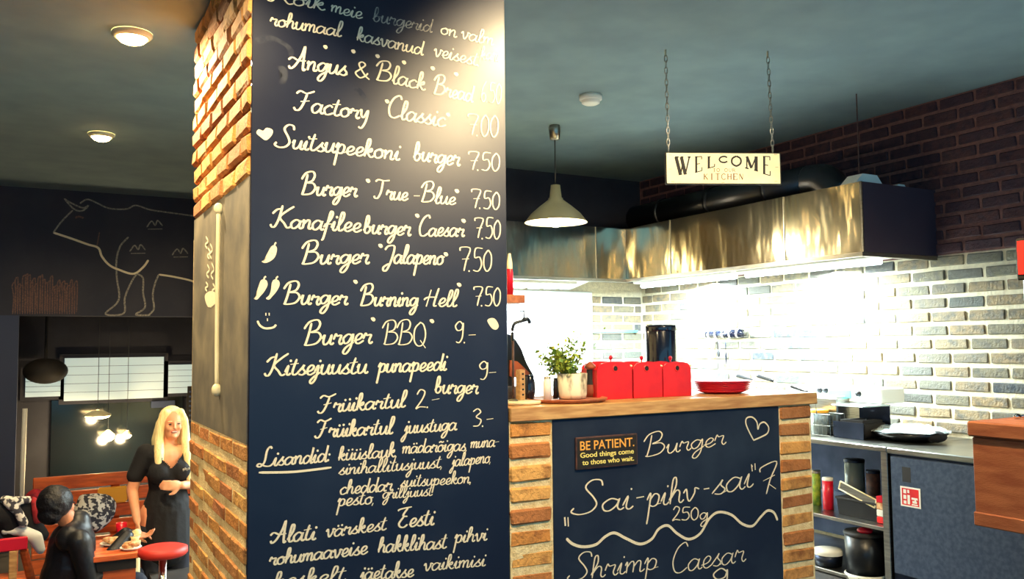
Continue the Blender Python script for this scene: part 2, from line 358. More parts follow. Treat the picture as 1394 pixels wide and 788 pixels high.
# ================================================================== CHALK LETTERING
G = {
'a': ('7.5,8 4,10 .5,6 1,1 3.5,0 6.5,4 7.8,9.5 7,3 8.2,0 10,1.5', 9.3), 'b': ('0,3 4,12 3.6,20 1.8,19 1.2,8 1.4,2 4,0 6.5,4 5,8 3,7.5|5,8 8.4,8', 8.2),
'c': ('7,8 4.5,10 .8,6 1.6,1 4,0 8,2.5', 7.4), 'd': ('6.5,8 3.5,10 .5,5 2,0 5.5,2.5 8,12 8.6,20 7.6,6 8,0 10,1.5', 9.3),
'e': ('0,3 4.5,4.5 6.3,8 4.4,10 1.8,7 1.6,2 4,0 8,3', 7.3), 'f': ('0,3 5,12 6.3,19 4.4,20 3,8 1,-9 -.6,-11|.5,6.5 6.5,7', 6.3),
'g': ('7.5,8 4,10 .6,6 2,1 5,2.5 7.8,10 7,-3 4,-9.5 1.6,-8 3.5,-3 9,2', 8.8), 'h': ('0,3 3.6,13 3.6,20 1.8,18 .8,0|.9,4 4,10 6,8.5 5.8,2 7,0 8.6,2', 8.2),
'i': ('0,3 2.3,10 1.6,2 3,0 4.8,2|3.6,15 3.7,15.4', 4.6), 'j': ('0,3 2.6,10 1.8,-4 -1,-10.5 -2.6,-8 0,-3 4.6,2|3.6,15 3.7,15.4', 4.6),
'k': ('0,3 3.6,13 3.6,20 1.8,18 .8,0|1,4 5.4,9.6 5.6,6.5 2,5|2.5,5 5.5,0 8,1.6', 7.8), 'l': ('0,2.5 4,12 4.6,19.6 2.6,20 1.4,8 1.8,1 3.4,0 5.4,2', 5.2),
'm': ('0,7 1.2,10 .8,0|1,5 3.4,10 5,8.8 4.6,0|4.9,5 7.4,10 9,8.8 8.7,1 9.8,0 11.4,2', 11.2), 'n': ('0,7 1.2,10 .8,0|1,5 4,10 5.8,8.6 5.5,1.5 6.8,0 8.4,2', 8.2),
'o': ('4.5,10 1,7 1,2 3.6,0 6.6,3 6,8.6 4.5,10 5,8.6 8.4,9', 8.0), 'p': ('0,6 2,11 1.2,-4 .4,-13|1.4,5 4.2,10 6.8,8 6,2 3.6,.4 1.4,2|6,1.6 8.2,2', 8.0),
'q': ('7,8 4,10 .6,6 2,1 5,2.5 7.4,10 7,-12', 8), 'r': ('0,5 1.4,10.6 2.6,8.6 5.8,9 4.8,3 6,0 7.8,2', 7.2),
's': ('-.5,1.5 3.4,8 4.6,10.6 3.8,7 6,3 4,0 .8,1|4,0 7,1.5', 6.4), 't': ('3.6,18 1.6,5 2,1 3.6,0 6,2|-1,12 5.6,13', 5.8),
'u': ('0,6 1.5,10 1,3 2.6,0 5.4,3 7,10 6.5,2.5 7.8,0 9.4,2', 8.8), 'v': ('0,7 1.6,10 2.6,2 4,0 6.4,6 6.6,10 9,8.6', 8.0),
'w': ('0,9 2,0 4,8 6,0 8,10', 8), 'y': ('0,8 1.2,10 1.6,4 3.6,2 6.4,10 5.6,-2 3,-10 .4,-9', 7.8), 'z': ('0,10 6,10 0,0 7,0', 7),
'A': ('-2,3 -.5,0 3,4 7,15 9,25 9,12 9.5,0 11.5,1.5|-3,9 0,12 5,9.5 11,10', 12.4), 'B': ('2.8,23 1.6,10 0,0|-2.4,17 1,24 7,26 9.6,22 8,16 3.4,13.4 9,13 11.6,8 8.6,2 2,.2 -1,1', 13),
'C': ('10.5,21 8.4,25 3.6,21 .6,11 2,2 6,0 10.5,3.5', 11), 'F': ('-1,19 2,22.5 7,20.5 13,24|7.5,20 5.4,8 3,1 .2,0 -1.6,3|3,10.4 10,12.4', 12.5),
'S': ('11,20 10,24.5 6,25 3.4,20 7,12 8.6,6 6,1 1,-.4 -2.6,2 -1.4,5', 11), 'T': ('-1,21 2,23.6 8,22.6 14,23.6|7,22 6.4,9 4,1 1,.2 -.4,3', 12.5),
'K': ('4,25 2.4,10 0,1 -2.4,0 -4,3|-3.4,15 0,20 4,21|13.5,24.5 8,19 3,11.6 7,5 10,0 13,1.5', 12.6), 'J': ('-2,15 1,19.5 8,19 6.6,4 3,-8 -.6,-9 -1,-5 4,-1', 9.5),
'H': ('2.6,20 0,0|9.6,22 7.4,8 7,1 9.6,1|-3,8 .5,11 9,11', 10.6), 'L': ('9,22 7.4,25 4.6,20 3.6,6 0,0 -3,1.4 -1,4 4,.6 9,0 12,3', 12),
'E': ('-2,20 1,22 11,23.6|7.6,22.6 4.6,17 4,13.4 8,12.6|4.6,12.6 .8,5 2.6,.6 6,0 9,3', 10.5), 'Q': ('6,25 1,18 .6,6 4,0 8.6,2 10.6,12 8.6,22 5,25|6,6 11,-2', 12),
'1': ('0,14 4,20 4,0', 6), '0': ('4,20 .6,14 .6,5 3.6,0 7,5 7,15 4,20', 9), '2': ('.4,15 3,20 6.6,17 4.6,9 0,0 3,1.4 8,.4', 9), '3': ('0,17 4,20 6.8,16 3,11 7.4,7 5.4,1 .4,.6', 9),
'5': ('8.4,20 2,19.8 1.4,12 5.8,12.4 7.8,6 5,.4 .2,1', 9.5), '6': ('7,20 2.4,13 1,4 4.4,0 7,4.4 4.6,9 1.4,6', 8.6), '7': ('-.6,17 0,20 8.6,19.4 5.4,9 3.6,0|1.4,10 8,10.6', 8.4),
'8': ('6,18 2,19 2,13 7,6 4,0 .5,4 4,10 7,16', 8.5), '9': ('7,17 4,20.4 .6,16 2.4,11.6 6,13 7,19 6.8,6 4.4,0 1.4,.6', 8.6),
'.': ('0,0 .1,.2', 3.4), ',': ('1,1 0,-3', 4.5), '-': ('0,7 6,7.6', 9), ':': ('1,2 1.1,2.3|1.6,9 1.7,9.3', 4), '!': ('3,20 1,6|.4,0 .5,.3', 5), "'": ('1,25 1.1,25.3', 4), '"': ('1,25 1,19|4,25 4,19', 6),
'&': ('12,1 8,5 2,17 4,22 7,19 3,11 0,5 4,0 8,4 10,9', 12), '%': ('', 4), ' ': ('', 5),
}
def dots(base, ps): return (G[base][0] + ''.join('|%g,%g %g,%g' % (x, y, x + .1, y + .3) for x, y in ps), G[base][1])
G['ä'] = dots('a', [(3, 14), (6.5, 14.5)]); G['ü'] = dots('u', [(2.5, 14), (6.5, 14.5)])
G['õ'] = (G['o'][0] + '|1,13 3,15 5,13.4 7,15', G['o'][1])
def strokes(s):
    return [[tuple(map(float, p.split(','))) for p in st.split()] for st in s.split('|') if st.strip()]
def thickpen(t): return .27 + .22 * abs(t.z)
def word(parent, txt, p0, p1, xh, plane, nrm, pen=.009, m='chalk', slant=.16, name='chalk_word', hgt=None, pxw=None):
    """one handwritten word: baseline from p0 to p1 (measured), xh = x-height in the same units"""
    ax, v = plane; adv = sum(G[c][1] for c in txt) - 1.0; rx = (p1[0] - p0[0]) / adv
    by = (p1[1] - p0[1]) / adv; sy = xh / 10; x = 0; bm = NB(); cr = random.Random(txt + str(p0))
    for c in txt:
        g, a = G[c]; jy = cr.uniform(-.3, .3); js = cr.uniform(.95, 1.06)
        for st in strokes(g):
            pts = [(p0[0] + (x + gx) * rx + slant * gy * sy, p0[1] + (x + gx) * by - (gy * js + jy) * sy, 0) for gx, gy in st]
            if len(pts) == 2 and abs(st[0][0] - st[1][0]) < .15 and abs(st[0][1] - st[1][1]) < .55:
                ribbon(bm, [U(pts[0][0], pts[0][1], ax, v)], pen * 1.0, nrm); continue
            q = catm(pts, 5)
            ribbon(bm, [U(k.x, k.y, ax, v) for k in q], pen, nrm, thick=thickpen)
        x += a
    return obj(name, bm, m, parent)
def pline(parent, pts, plane, nrm, pen=.009, m='chalk', name='chalk_line', sm=6, closed=False, org=(0, 0), sc=1):
    bm = NB(); P = [(org[0] + p[0] / sc, org[1] + p[1] / sc, 0) for p in pts]
    q = catm(P, sm, closed) if len(P) > 2 else [Vector(p) for p in P]
    if closed: q.append(q[0])
    ribbon(bm, [U(k.x, k.y, *plane) for k in q], pen, nrm)
    return obj(name, bm, m, parent)
def pblob(parent, pts, plane, nrm, m='chalk', name='chalk_mark', sm=5, org=(0, 0), sc=1, depth=.0012):
    bm = NB(); q = catm([(org[0] + p[0] / sc, org[1] + p[1] / sc, 0) for p in pts], sm, True) if sm > 1 else [Vector((org[0] + p[0] / sc, org[1] + p[1] / sc, 0)) for p in pts]
    f = bm.faces.new([bm.verts.new(U(k.x, k.y, *plane) + Vector(nrm) * depth) for k in q]); bmesh.ops.triangulate(bm, faces=[f])
    return obj(name, bm, m, parent)
# ------------------------------------------------------------------ the tall menu board
NY = (0, -1, 0); PB = (1, YP0)
mb = thing('menu_board', 'tall dark chalk menu board covering the front of the brick pillar', 'menu board', ((XP0 + XP1) / 2, YP0 + .01, .2))
bm = NB(); box(bm, (XP0 + .004, YP0, .12), (XP1, YP0 + .022, H - .003), .002); obj('slate_panel', bm, 'slate', mb)
WORDS = [
('Kõik', 371, 2, 440, 14, 10), ('meie', 450, 16, 491, 26, 9), ('on', 599, 46, 620, 51, 9), ('valm', 627, 52, 670, 62, 9),
('rohumaal', 367, 34, 463, 50, 9.5), ('kasvanud', 485, 55, 574, 75, 9.5), ('veisest!', 590, 76, 655, 91, 9.5),
('Angus', 396, 93, 470, 103, 12), ('&', 483, 104, 501, 109, 10), ('Black', 513, 109, 577, 123, 11), ('Bread', 591, 128, 642, 139, 11),
('Factory', 402, 150, 500, 163, 12), ("Classic", 527, 159, 604, 173, 12), ('7.00', 637, 183, 678, 188, 14.5),
('Suitsupeekoni', 378, 200, 542, 218, 12), ('burger', 562, 218, 624, 226, 12), ('7.50', 638, 231, 680, 233, 12.5),
('Burger', 411, 265, 484, 268, 12), ('True', 509, 270, 553, 273, 11), ('-Blue', 562, 274, 618, 279, 10.5), ('7.50', 642, 283, 680, 286, 12),
('Kanafilee', 374, 309, 489, 316, 12), ('burger', 494, 317, 557, 321, 12), ('Caesar', 569, 321, 630, 322, 11), ('7.50', 646, 324, 681, 326, 13.5),
('Burger', 412, 360, 500, 359, 12.5), ('Jalapeno', 524, 358, 602, 360, 12), ('7.50', 626, 368, 669, 370, 15),
('Burger', 387, 414, 471, 415, 12.5), ('Burning', 491, 416, 567, 417, 11.5), ('Hell', 580, 417, 620, 417, 11), ('7.50', 645, 416, 681, 417, 13),
('Burger', 415, 470, 504, 467, 13), ('BBQ', 523, 469, 579, 471, 12.8), ('9.-', 618, 466, 650, 467, 14),
('Kitsejuustu', 366, 511, 498, 508, 12.5), ('punapeedi', 514, 507, 606, 504, 11.5), ('9-', 651, 516, 678, 516, 12.5), ('burger', 591, 535, 649, 536, 11),
('Früikartul', 434, 562, 550, 554, 11), ('2.-', 566, 556, 601, 552, 13), ('Früikartul', 430, 596, 533, 590, 11), ('juustuga', 550, 590, 620, 585, 10), ('3.-', 643, 581, 674, 579, 12.5),
('Lisandid:', 354, 635, 449, 628, 10.5), ('küüslauk,', 460, 627, 542, 621, 9.5), ('mädarõigas,', 547, 617, 637, 613, 9), ('muna-', 640, 610, 680, 607, 8.5),
('sinihallitusjuust,', 461, 646, 604, 636, 8.8), ('jalapeno,', 615, 635, 669, 629, 8.5), ('cheddar,', 462, 673, 538, 667, 9.5), ('suitsupeekon,', 545, 663, 643, 657, 8.5),
('pesto,', 459, 689, 511, 685, 9.5), ('grilljuust', 520, 679, 587, 674, 8),
('Alati', 371, 739, 428, 734, 11.5), ('värskest', 443, 731, 524, 721, 10), ('Eesti', 541, 718, 589, 714, 11.5),
('rohumaaveise', 366, 769, 498, 754, 10.5), ('hakklihast', 514, 752, 606, 746, 10.5), ('pihvi', 618, 739, 661, 735, 10),
('keskelt', 372, 799, 468, 790, 10.5), ('jäetakse', 490, 789, 561, 785, 10.5), ('vaikimisi', 576, 777, 659, 770, 9.5),
]
for t in WORDS:
    thin = t[0][0].isdigit() or t[0] == 'BBQ'
    word(mb, t[0], t[1:3], t[3:5], t[5], PB, NY, .0068 if thin else .0094 * min(1, t[5] / 11.5) ** 1.3, slant=.04 if thin else .14)
word(mb, 'burgerid', (507, 29), (586, 44), 9, PB, NY, .006, 'chalk_dim')
word(mb, '6.50', (654, 138), (682, 142), 13.5, PB, NY, .005, slant=.04)
word(mb, 'kari', (653, 80), (679, 84), 9, PB, NY, .005)
for p in [(443, 64), (481, 70), (514, 76.5), (550, 85), (589, 93), (621, 101), (527, 138), (610, 156), (501, 246), (622, 260), (568, 293.5), (631, 300.5), (518, 334.5), (607, 346), (484, 383.5), (625, 387.5), (508, 434.5), (588, 437)]:
    pblob(mb, [(p[0] - 3, p[1] - 2), (p[0] + 1, p[1] - 2.4), (p[0] + 3, p[1] + 1), (p[0] + .5, p[1] + 3), (p[0] - 2.4, p[1] + 1)], PB, NY, name='chalk_dot')
pblob(mb, [(349, 181), (352, 176), (358, 178), (363, 174), (371, 177), (370, 184), (362, 191), (354, 186)], PB, NY, name='chalk_heart')
for dx, dy, org in ((0, 0, (330, 190)),):
    pblob(mb, [(98, 622), (118, 612), (130, 590), (138, 560), (155, 540), (172, 545), (176, 565), (165, 600), (140, 622), (115, 630)], PB, NY, name='chalk_pepper', org=org, sc=3.751)
    pline(mb, [(162, 545), (166, 532), (172, 525)], PB, NY, .006, org=org, sc=3.751, name='chalk_stalk')
for ox in (0, 62):
    pblob(mb, [(58 + ox, 98), (75 + ox, 80), (84 + ox, 50), (88 + ox, 18), (100 + ox, 2), (122 + ox, 6), (128 + ox, 30), (112 + ox, 62), (90 + ox, 88), (74 + ox, 104)], PB, NY, name='chalk_pepper', org=(330, 380), sc=3.751)
    pline(mb, [(108 + ox, 8), (112 + ox, -8), (120 + ox, -14)], PB, NY, .006, org=(330, 380), sc=3.751, name='chalk_stalk')
pline(mb, [(76, 212), (88, 235), (112, 250), (140, 250), (160, 244), (171, 232)], PB, NY, .008, org=(330, 380), sc=3.751, name='chalk_smile')
for a, b in (((119, 172), (119, 186)), ((136, 172), (136, 186)), ((127, 200), (127, 214))):
    pline(mb, [a, b], PB, NY, .007, org=(330, 380), sc=3.751, name='chalk_stroke')
pblob(mb, [(1250, 212), (1262, 200), (1285, 200), (1302, 220), (1308, 242), (1296, 257), (1278, 254), (1262, 236)], PB, NY, name='chalk_mark', org=(330, 380), sc=3.751)
pline(mb, [(352, 643), (400, 642), (451, 636)], PB, NY, .009, name='chalk_underline')
pblob(mb, [(348, 52), (368, 48), (392, 60), (400, 70), (396, 82), (390, 66), (372, 56), (352, 60)], PB, NY, 'smudge', name='chalk_smudge', depth=.0006)
pblob(mb, [(378, 92), (386, 90), (392, 100), (388, 114), (380, 112), (384, 102)], PB, NY, 'smudge', name='chalk_smudge', depth=.0006)
pblob(mb, [(480, 120), (490, 120), (498, 130), (500, 138), (490, 130)], PB, NY, 'smudge', name='chalk_smudge', depth=.0006)
# drawings on the slate of the pillar's left face and the cord hanging there
PX = (0, XP0 + .000); NXm = (-1, 0, 0)
for i, (x, y, h_) in enumerate([(281, 322, 16), (284, 338, 14), (287, 332, 20), (283, 360, 18), (289, 358, 22), (281, 384, 12), (286, 398, 20), (290, 386, 14)]):
    pline(sp, [(x, y), (x + 3, y + h_ * .4), (x - 1, y + h_ * .7), (x + 2, y + h_)], PX, NXm, .010, 'chalk', 'chalk_scribble')
pblob(sp, [(279, 404), (284, 397), (293, 398), (294, 412), (284, 418)], PX, NXm, name='chalk_mark')
ct = thing('hanging_cord', 'pale cord with small end weight hanging down the pillar side slate', 'cord', U(296, 533, 0, XP0))
bm = NB(); a = U(297.5, 284, 0, XP0 - .012); b = U(295, 531, 0, XP0 - .012)
tube(bm, [a, (a + b) / 2 + Vector((0, .01, 0)), b], .009, 8); obj('cord', bm, 'cream', ct, True)
bm = NB(); ell(bm, b, (.022, .022, .028)); obj('weight', bm, 'cream', ct, True)
bm = NB(); ell(bm, a, (.02, .02, .025)); obj('hook', bm, 'cream', ct, True)
# ------------------------------------------------------------------ chalk cow on the bulkhead
PK = (1, YB); cow = lambda pts, w=.016, m='chalk_dim', n='chalk_line': pline(bulk, pts, PK, NY, w, m, n, org=(0, 240), sc=3.03)
cow([(330, 112), (360, 95), (400, 110), (450, 132), (520, 135), (560, 120), (620, 138), (700, 150), (810, 165), (900, 178)])
cow([(265, 92), (290, 108), (340, 130), (365, 120), (340, 142), (305, 135), (265, 92)])
cow([(300, 140), (255, 185), (220, 232)])
cow([(220, 232), (290, 255), (360, 280), (405, 295), (420, 330), (450, 365), (490, 385), (550, 402), (590, 375), (612, 345)], .022, 'chalk')
cow([(530, 250), (495, 290), (480, 350), (482, 420), (492, 490), (480, 525), (435, 568), (510, 565), (515, 500), (545, 430), (565, 402)], .018)
cow([(565, 402), (590, 420), (590, 480), (598, 540), (560, 570), (620, 572)], .018)
cow([(655, 405), (720, 415), (800, 435), (815, 465), (840, 520)], .02, 'chalk'); cow([(655, 405), (640, 440), (630, 490), (635, 545), (615, 570)], .018)
cow([(410, 230), (405, 260), (400, 285)], .012, 'chalk_warm'); cow([(310, 172), (325, 166), (345, 172)], .02, 'chalk_warm')
for cx_, cy_ in ((570, 290), (745, 305), (640, 190)):
    cow([(cx_ - 35, cy_ + 20), (cx_ - 15, cy_ - 5), (cx_, cy_ + 12), (cx_ + 10, cy_ - 8), (cx_ + 30, cy_ + 14)], .014, 'chalk_dim'); cow([(cx_ - 30, cy_ + 28), (cx_ + 30, cy_ + 27)], .012, 'chalk_dim')
for i in range(26):
    x = 52 + i * 10.2; t = 415 + R_.uniform(-12, 40)
    cow([(x, 568), (x + R_.uniform(-5, 5), 500), (x + R_.uniform(-3, 3), t + 16), (x + 8, t), (x + 12, t + 14), (x + 9, 560)], .012, 'chalk_warm', 'chalk_figure')
# ================================================================== BAR COUNTER
XC1 = U(1105, 550, 1, YP0).x; XB0 = U(752, 571, 1, YP0).x; XB1 = U(1060, 552, 1, YP0).x
bc = thing('bar_counter', 'bar counter with thick wooden top and brick end columns beside the pillar', 'counter', ((XP1 + XC1) / 2, YP0 + .3, 0))
ZU_ = ZT - .062
bm = NB(); box(bm, (XP1 + .005, YP0 - .015, ZU_), (XC1 + .03, YP0 + .62, ZT), .004); obj('countertop', bm, 'wood', bc)
bm = NB(); box(bm, (XP1 + .005, YP0 + .004, 0), (XB0 - .001, YP0 + .55, ZU_)); box(bm, (XB1 + .001, YP0 + .004, 0), (XC1 - .01, YP0 + .55, ZU_)); box(bm, (XB0 - .001, YP0 + .05, 0), (XB1 + .001, YP0 + .55, ZU_)); obj('carcass', bm, 'mortar_pil', bc)
bm = NB(); box(bm, (XC1 - .01, YP0 + .03, 0), (XC1 + .012, YP0 + .57, ZU_ - .002), .002); obj('end_panel', bm, 'steel', bc)
mc = brick_meshes(.22, .10, .068, 'brick_pil', 8, .004, .009)
for x0, x1 in ((XP1 + .008, XB0 - .006), (XB1 + .006, XC1 - .012)):
    z = ZU_ - .001; k = 0
    while z > .1:
        o = bpy.data.objects.new('brick', mc[R_.randrange(8)]); COL.objects.link(o); o.parent = bc
        o.location = Vector(((x0 + x1) / 2 + R_.uniform(-.004, .004), YP0 + .049 + R_.uniform(-.008, .004), z - .037)) - wl(bc)
        o.rotation_euler = (R_.uniform(-.02, .02), R_.uniform(-.012, .012), R_.uniform(-.02, .02)); o.scale = ((x1 - x0) / .222, 1, 1)
        z -= .0935
cb = thing('chalkboard', 'dark chalkboard set in the bar front between the two brick columns', 'chalkboard', ((XB0 + XB1) / 2, YP0 + .01, .1))
bm = NB(); box(bm, (XB0, YP0, .06), (XB1, YP0 + .048, ZU_ - .002), .002); obj('slate_panel', bm, 'slate2', cb)
for t in [('Burger', 880, 622, 985, 605, 12.5), ('Sai', 785, 700, 858, 692, 17), ('pihv', 880, 691, 946, 680, 17), ('sai', 970, 674, 1022, 663, 18), ('7', 1034, 676, 1052, 668, 20),
          ('250g', 915, 708, 962, 707, 9), ('Shrimp', 778, 790, 893, 775, 15), ('Caesar', 914, 781, 1012, 764, 15.5), ('9', 968, 808, 990, 806, 16)]:
    word(cb, t[0], t[1:3], t[3:5], t[5], PB, NY, .0078 if t[5] < 16 else .0095, slant=.05)
cc = lambda pts, w=.009, n='chalk_line', **k: pline(cb, pts, PB, NY, w, 'chalk', n, org=(685, 540), sc=3.176, **k)
cc([(1082, 188), (1062, 150), (1048, 115), (1052, 92), (1075, 88), (1095, 108), (1100, 140), (1108, 118), (1128, 110), (1146, 132), (1140, 158), (1110, 175), (1080, 188)], .008, 'chalk_heart')
cc([(575, 437), (608, 431)]); cc([(866, 399), (890, 395)]); cc([(265, 520), (268, 558)], .014); cc([(279, 520), (281, 560)], .010)
cc([(1072, 292), (1076, 322)], .011); cc([(1087, 288), (1089, 316)], .011); cc([(1150, 378), (1178, 398)], .007)
cc([(272, 612), (300, 636), (345, 648), (400, 638), (440, 604), (480, 588), (530, 612), (590, 636), (640, 615), (670, 572), (710, 556), (750, 590), (800, 615), (850, 590), (890, 525), (930, 498), (985, 510), (1030, 548), (1075, 558), (1110, 520), (1140, 492), (1168, 500), (1184, 534)], .013, 'chalk_wave')
ps = [U(x, y, 1, YP0) for x, y in ((782, 595.5), (865.4, 587.5), (865.8, 631), (782.6, 639.5))]
bp = thing('small_sign', 'small black sign with orange and yellow lettering on the bar chalkboard', 'sign', ps[3])
bm = NB(); box(bm, (ps[0].x, YP0 - .012, ps[3].z), (ps[1].x, YP0 - .002, ps[0].z), .002); obj('plate', bm, 'rust', bp)
bm = NB(); box(bm, (ps[0].x + .006, YP0 - .0135, ps[3].z + .006), (ps[1].x - .006, YP0 - .011, ps[0].z - .006)); obj('face', bm, 'ink', bp)
def fonttext(parent, s, loc, width, size, m, rotz=0, bold=0, name='lettering', depth=.0005, shear=0):
    c = bpy.data.curves.new('t', 'FONT'); c.body = s; c.size = size; c.offset = bold; c.extrude = depth; c.shear = shear
    o = bpy.data.objects.new('t', c); COL.objects.link(o); bpy.context.view_layer.update()
    me = bpy.data.meshes.new_from_object(o.evaluated_get(bpy.context.evaluated_depsgraph_get())); bpy.data.objects.remove(o)
    xs = [v.co.x for v in me.vertices]; k = width / (max(xs) - min(xs)); x0 = min(xs)
    mm = Matrix.Rotation(rotz, 3, 'Z') @ Matrix.Rotation(math.pi / 2, 3, 'X')
    for v in me.vertices: v.co = mm @ Vector(((v.co.x - x0) * k, v.co.y, v.co.z)) + Vector(loc) - wl(parent)
    me.materials.clear(); me.materials.append(M[m]); q = bpy.data.objects.new(name, me); COL.objects.link(q); q.parent = parent; return q
W_ = ps[1].x - ps[0].x; hh = ps[0].z - ps[3].z; x0 = ps[0].x; z0 = ps[3].z
fonttext(bp, 'BE PATIENT.', (x0 + W_ * .06, YP0 - .0145, z0 + hh * .60), W_ * .88, hh * .40, 'gold', bold=.0005)
fonttext(bp, 'Good things come', (x0 + W_ * .06, YP0 - .0145, z0 + hh * .37), W_ * .87, hh * .22, 'yellow_l', bold=.0005)
fonttext(bp, 'to those who wait.', (x0 + W_ * .09, YP0 - .0145, z0 + hh * .14), W_ * .84, hh * .22, 'yellow_l', bold=.0005)
# ================================================================== HOOD, DUCT, TUBES
ZH0 = U(1178, 343, 1, YHE).z; ZH1 = U(1170, 247, 1, YHE).z
hd = thing('extractor_hood', 'long stainless steel extractor hood wrapping the kitchen corner', 'hood', (XH, YHE, ZH0))
T = .012
def panel(name, x, ya, yb, wav=.0):
    bm = NB(); nu, nv = 14, 6; g = []
    for i in range(nu + 1):
        row = []
        for j in range(nv + 1):
            y = ya + (yb - ya) * i / nu; z = ZH0 + (ZH1 - ZH0) * j / nv
            e = math.sin(math.pi * i / nu) * math.sin(math.pi * j / nv)
            row.append((y, z, e * wav * (1 + .8 * noise.noise(Vector((y * 3, z * 3, 1))))))
        g.append(row)
    V = [[bm.verts.new((x + d, y, z) if name == 'front_panel' else (y, x + d, z)) for y, z, d in r] for r in g]
    for i in range(nu):
        for j in range(nv): bm.faces.new((V[i][j], V[i + 1][j], V[i + 1][j + 1], V[i][j + 1]))
    o = obj(name, bm, 'steel_hood', hd, True); return o
seams = [YHE, U(1068, 320, 0, XH).y, U(913, 360, 0, XH).y, YH]
for a, b in zip(seams, seams[1:]): panel('front_panel', XH, a + .002, b - .002, .010)
xs_ = [XP1 + .05, U(812, 370, 1, YH).x, XH]
for a, b in zip(xs_, xs_[1:]): panel('side_panel', YH, a + .002, b - .002, .008)
bm = NB(); box(bm, (XH, YHE - .012, ZH0), (XW - .002, YHE, ZH1)); obj('end_panel', bm, 'end_paint', hd)
bm = NB(); box(bm, (XH + .004, YHE, ZH1 - .01), (XW - .002, YW, ZH1)); box(bm, (XP1 + .05, YH + .004, ZH1 - .01), (XH + .004, YW - .002, ZH1)); obj('top_panel', bm, 'steel_dark', hd)
bm = NB(); box(bm, (XH - .014, YHE - .014, ZH0 - .028), (XH + .02, YH, ZH0)); box(bm, (XP1 + .05, YH - .014, ZH0 - .028), (XH + .02, YH + .02, ZH0)); box(bm, (XH, YHE - .014, ZH0 - .028), (XW - .002, YHE + .02, ZH0)); obj('rim', bm, 'steel', hd)
for y in seams[1:3]:
    bm = NB(); box(bm, (XH - .006, y - .005, ZH0), (XH + .002, y + .005, ZH1)); obj('seam', bm, 'steel', hd)
bm = NB(); box(bm, (XH - .006, YHE - .018, ZH0), (XH + .006, YHE - .004, ZH1)); obj('seam', bm, 'steel', hd)
bm = NB(); box(bm, (xs_[1] - .004, YH - .006, ZH0), (xs_[1] + .004, YH + .002, ZH1)); obj('seam', bm, 'steel', hd)
# baffle filters inside the back hood
for k in range(14):
    x = XP1 + .3 + k * .17
    bm = NB(); rr = Matrix.Rotation(-.18, 3, 'X'); box(bm, (x, YH + .08, ZH0 - .005), (x + .13, YW - .06, ZH0 + .01), .003, rr); obj('filter', bm, 'steel', hd)
for i, (a, b) in enumerate([(3.82, 5.14), (5.2, 6.5)]):
    lf = thing('tube_light', ['glowing fluorescent tube under the hood nearer the brick wall end', 'glowing fluorescent tube under the hood towards the inner corner'][i], 'lamp', (5.0, (a + b) / 2, ZH0 - .02), 'tube lights under the hood')
    bm = NB(); box(bm, (4.92, a, ZH0 - .01), (5.10, b, ZH0 + .03), .006); obj('housing', bm, 'white', lf)
    bm = NB(); cyl(bm, (5.01, a + .03, ZH0 - .03), (5.01, b - .03, ZH0 - .03), .02); obj('tube', bm, 'tubeglow', lf, True)
    light('tube_lamp', 'AREA', (5.01, (a + b) / 2, ZH0 - .06), (5.12, (a + b) / 2, 0), 240, COOL, .12, 1.25, parent=lf)
lf = thing('tube_light', 'glowing fluorescent tube under the back run of the hood', 'lamp', (3.4, 6.6, ZH0 - .02), 'tube lights under the hood')
bm = NB(); box(bm, (2.6, 6.5, ZH0 - .03), (4.3, 6.68, ZH0 + .0), .006); obj('housing', bm, 'white', lf)
bm = NB(); cyl(bm, (2.63, 6.59, ZH0 - .045), (4.27, 6.59, ZH0 - .045), .02); obj('tube', bm, 'tubeglow', lf, True)
light('tube_lamp', 'AREA', (3.45, 6.59, ZH0 - .08), (3.45, 6.62, 0), 230, COOL, 1.7, .14, parent=lf)
# round duct on the hood
DR = .125
du = thing('round_duct', 'dark round ventilation duct running above the steel hood', 'duct', (4.9, 5, 2.6))
dz = 2.66; dx = 4.92
bm = NB(); cyl(bm, (dx, 4.35, dz), (dx, YW - .5, dz), DR, n=24); obj('pipe', bm, 'duct', du, True)
for y in (4.7, 5.35, 6.0):
    bm = NB(); cyl(bm, (dx, y - .02, dz), (dx, y + .02, dz), DR + .008, n=24); obj('clamp', bm, 'duct', du, True)
bm = NB(); tube(bm, [(dx, 4.36, dz), (dx, 4.22, dz - .02), (dx, 4.12, dz - .12), (dx, 4.10, ZH1)], DR, 20); obj('elbow', bm, 'duct', du, True)
# white cap pieces on the hood
for i, (px, py, s, lb) in enumerate([(1166, 243, .14, 'white folded metal bracket on top of hood corner'), (1209, 249, .06, 'small pale bracket on hood near the dark brick wall')]):
    p = U(px, py, 1, YHE + .15)
    bm = NB(); poly_extrude(bm, [(p.x - s, YHE + .05, ZH1 + .001), (p.x + s, YHE + .05, ZH1 + .001), (p.x + s * .55, YHE + .05, ZH1 + s * .5), (p.x - s * .45, YHE + .05, ZH1 + s * .5)], (0, .12, 0))
    props(obj('hood_bracket', bm, 'white', loc=(p.x, YHE + .1, ZH1)), lb, 'bracket')
p = U(1163, 242, 1, YHE + .15)
bm = NB(); cyl(bm, (p.x, YHE + .11, ZH1 + .06), (p.x, YHE + .11, H), .004, n=6); props(obj('hanger_rod', bm, 'rust', loc=(p.x, YHE + .11, 2.7)), 'thin threaded rod hanging the hood corner from the ceiling', 'rod')
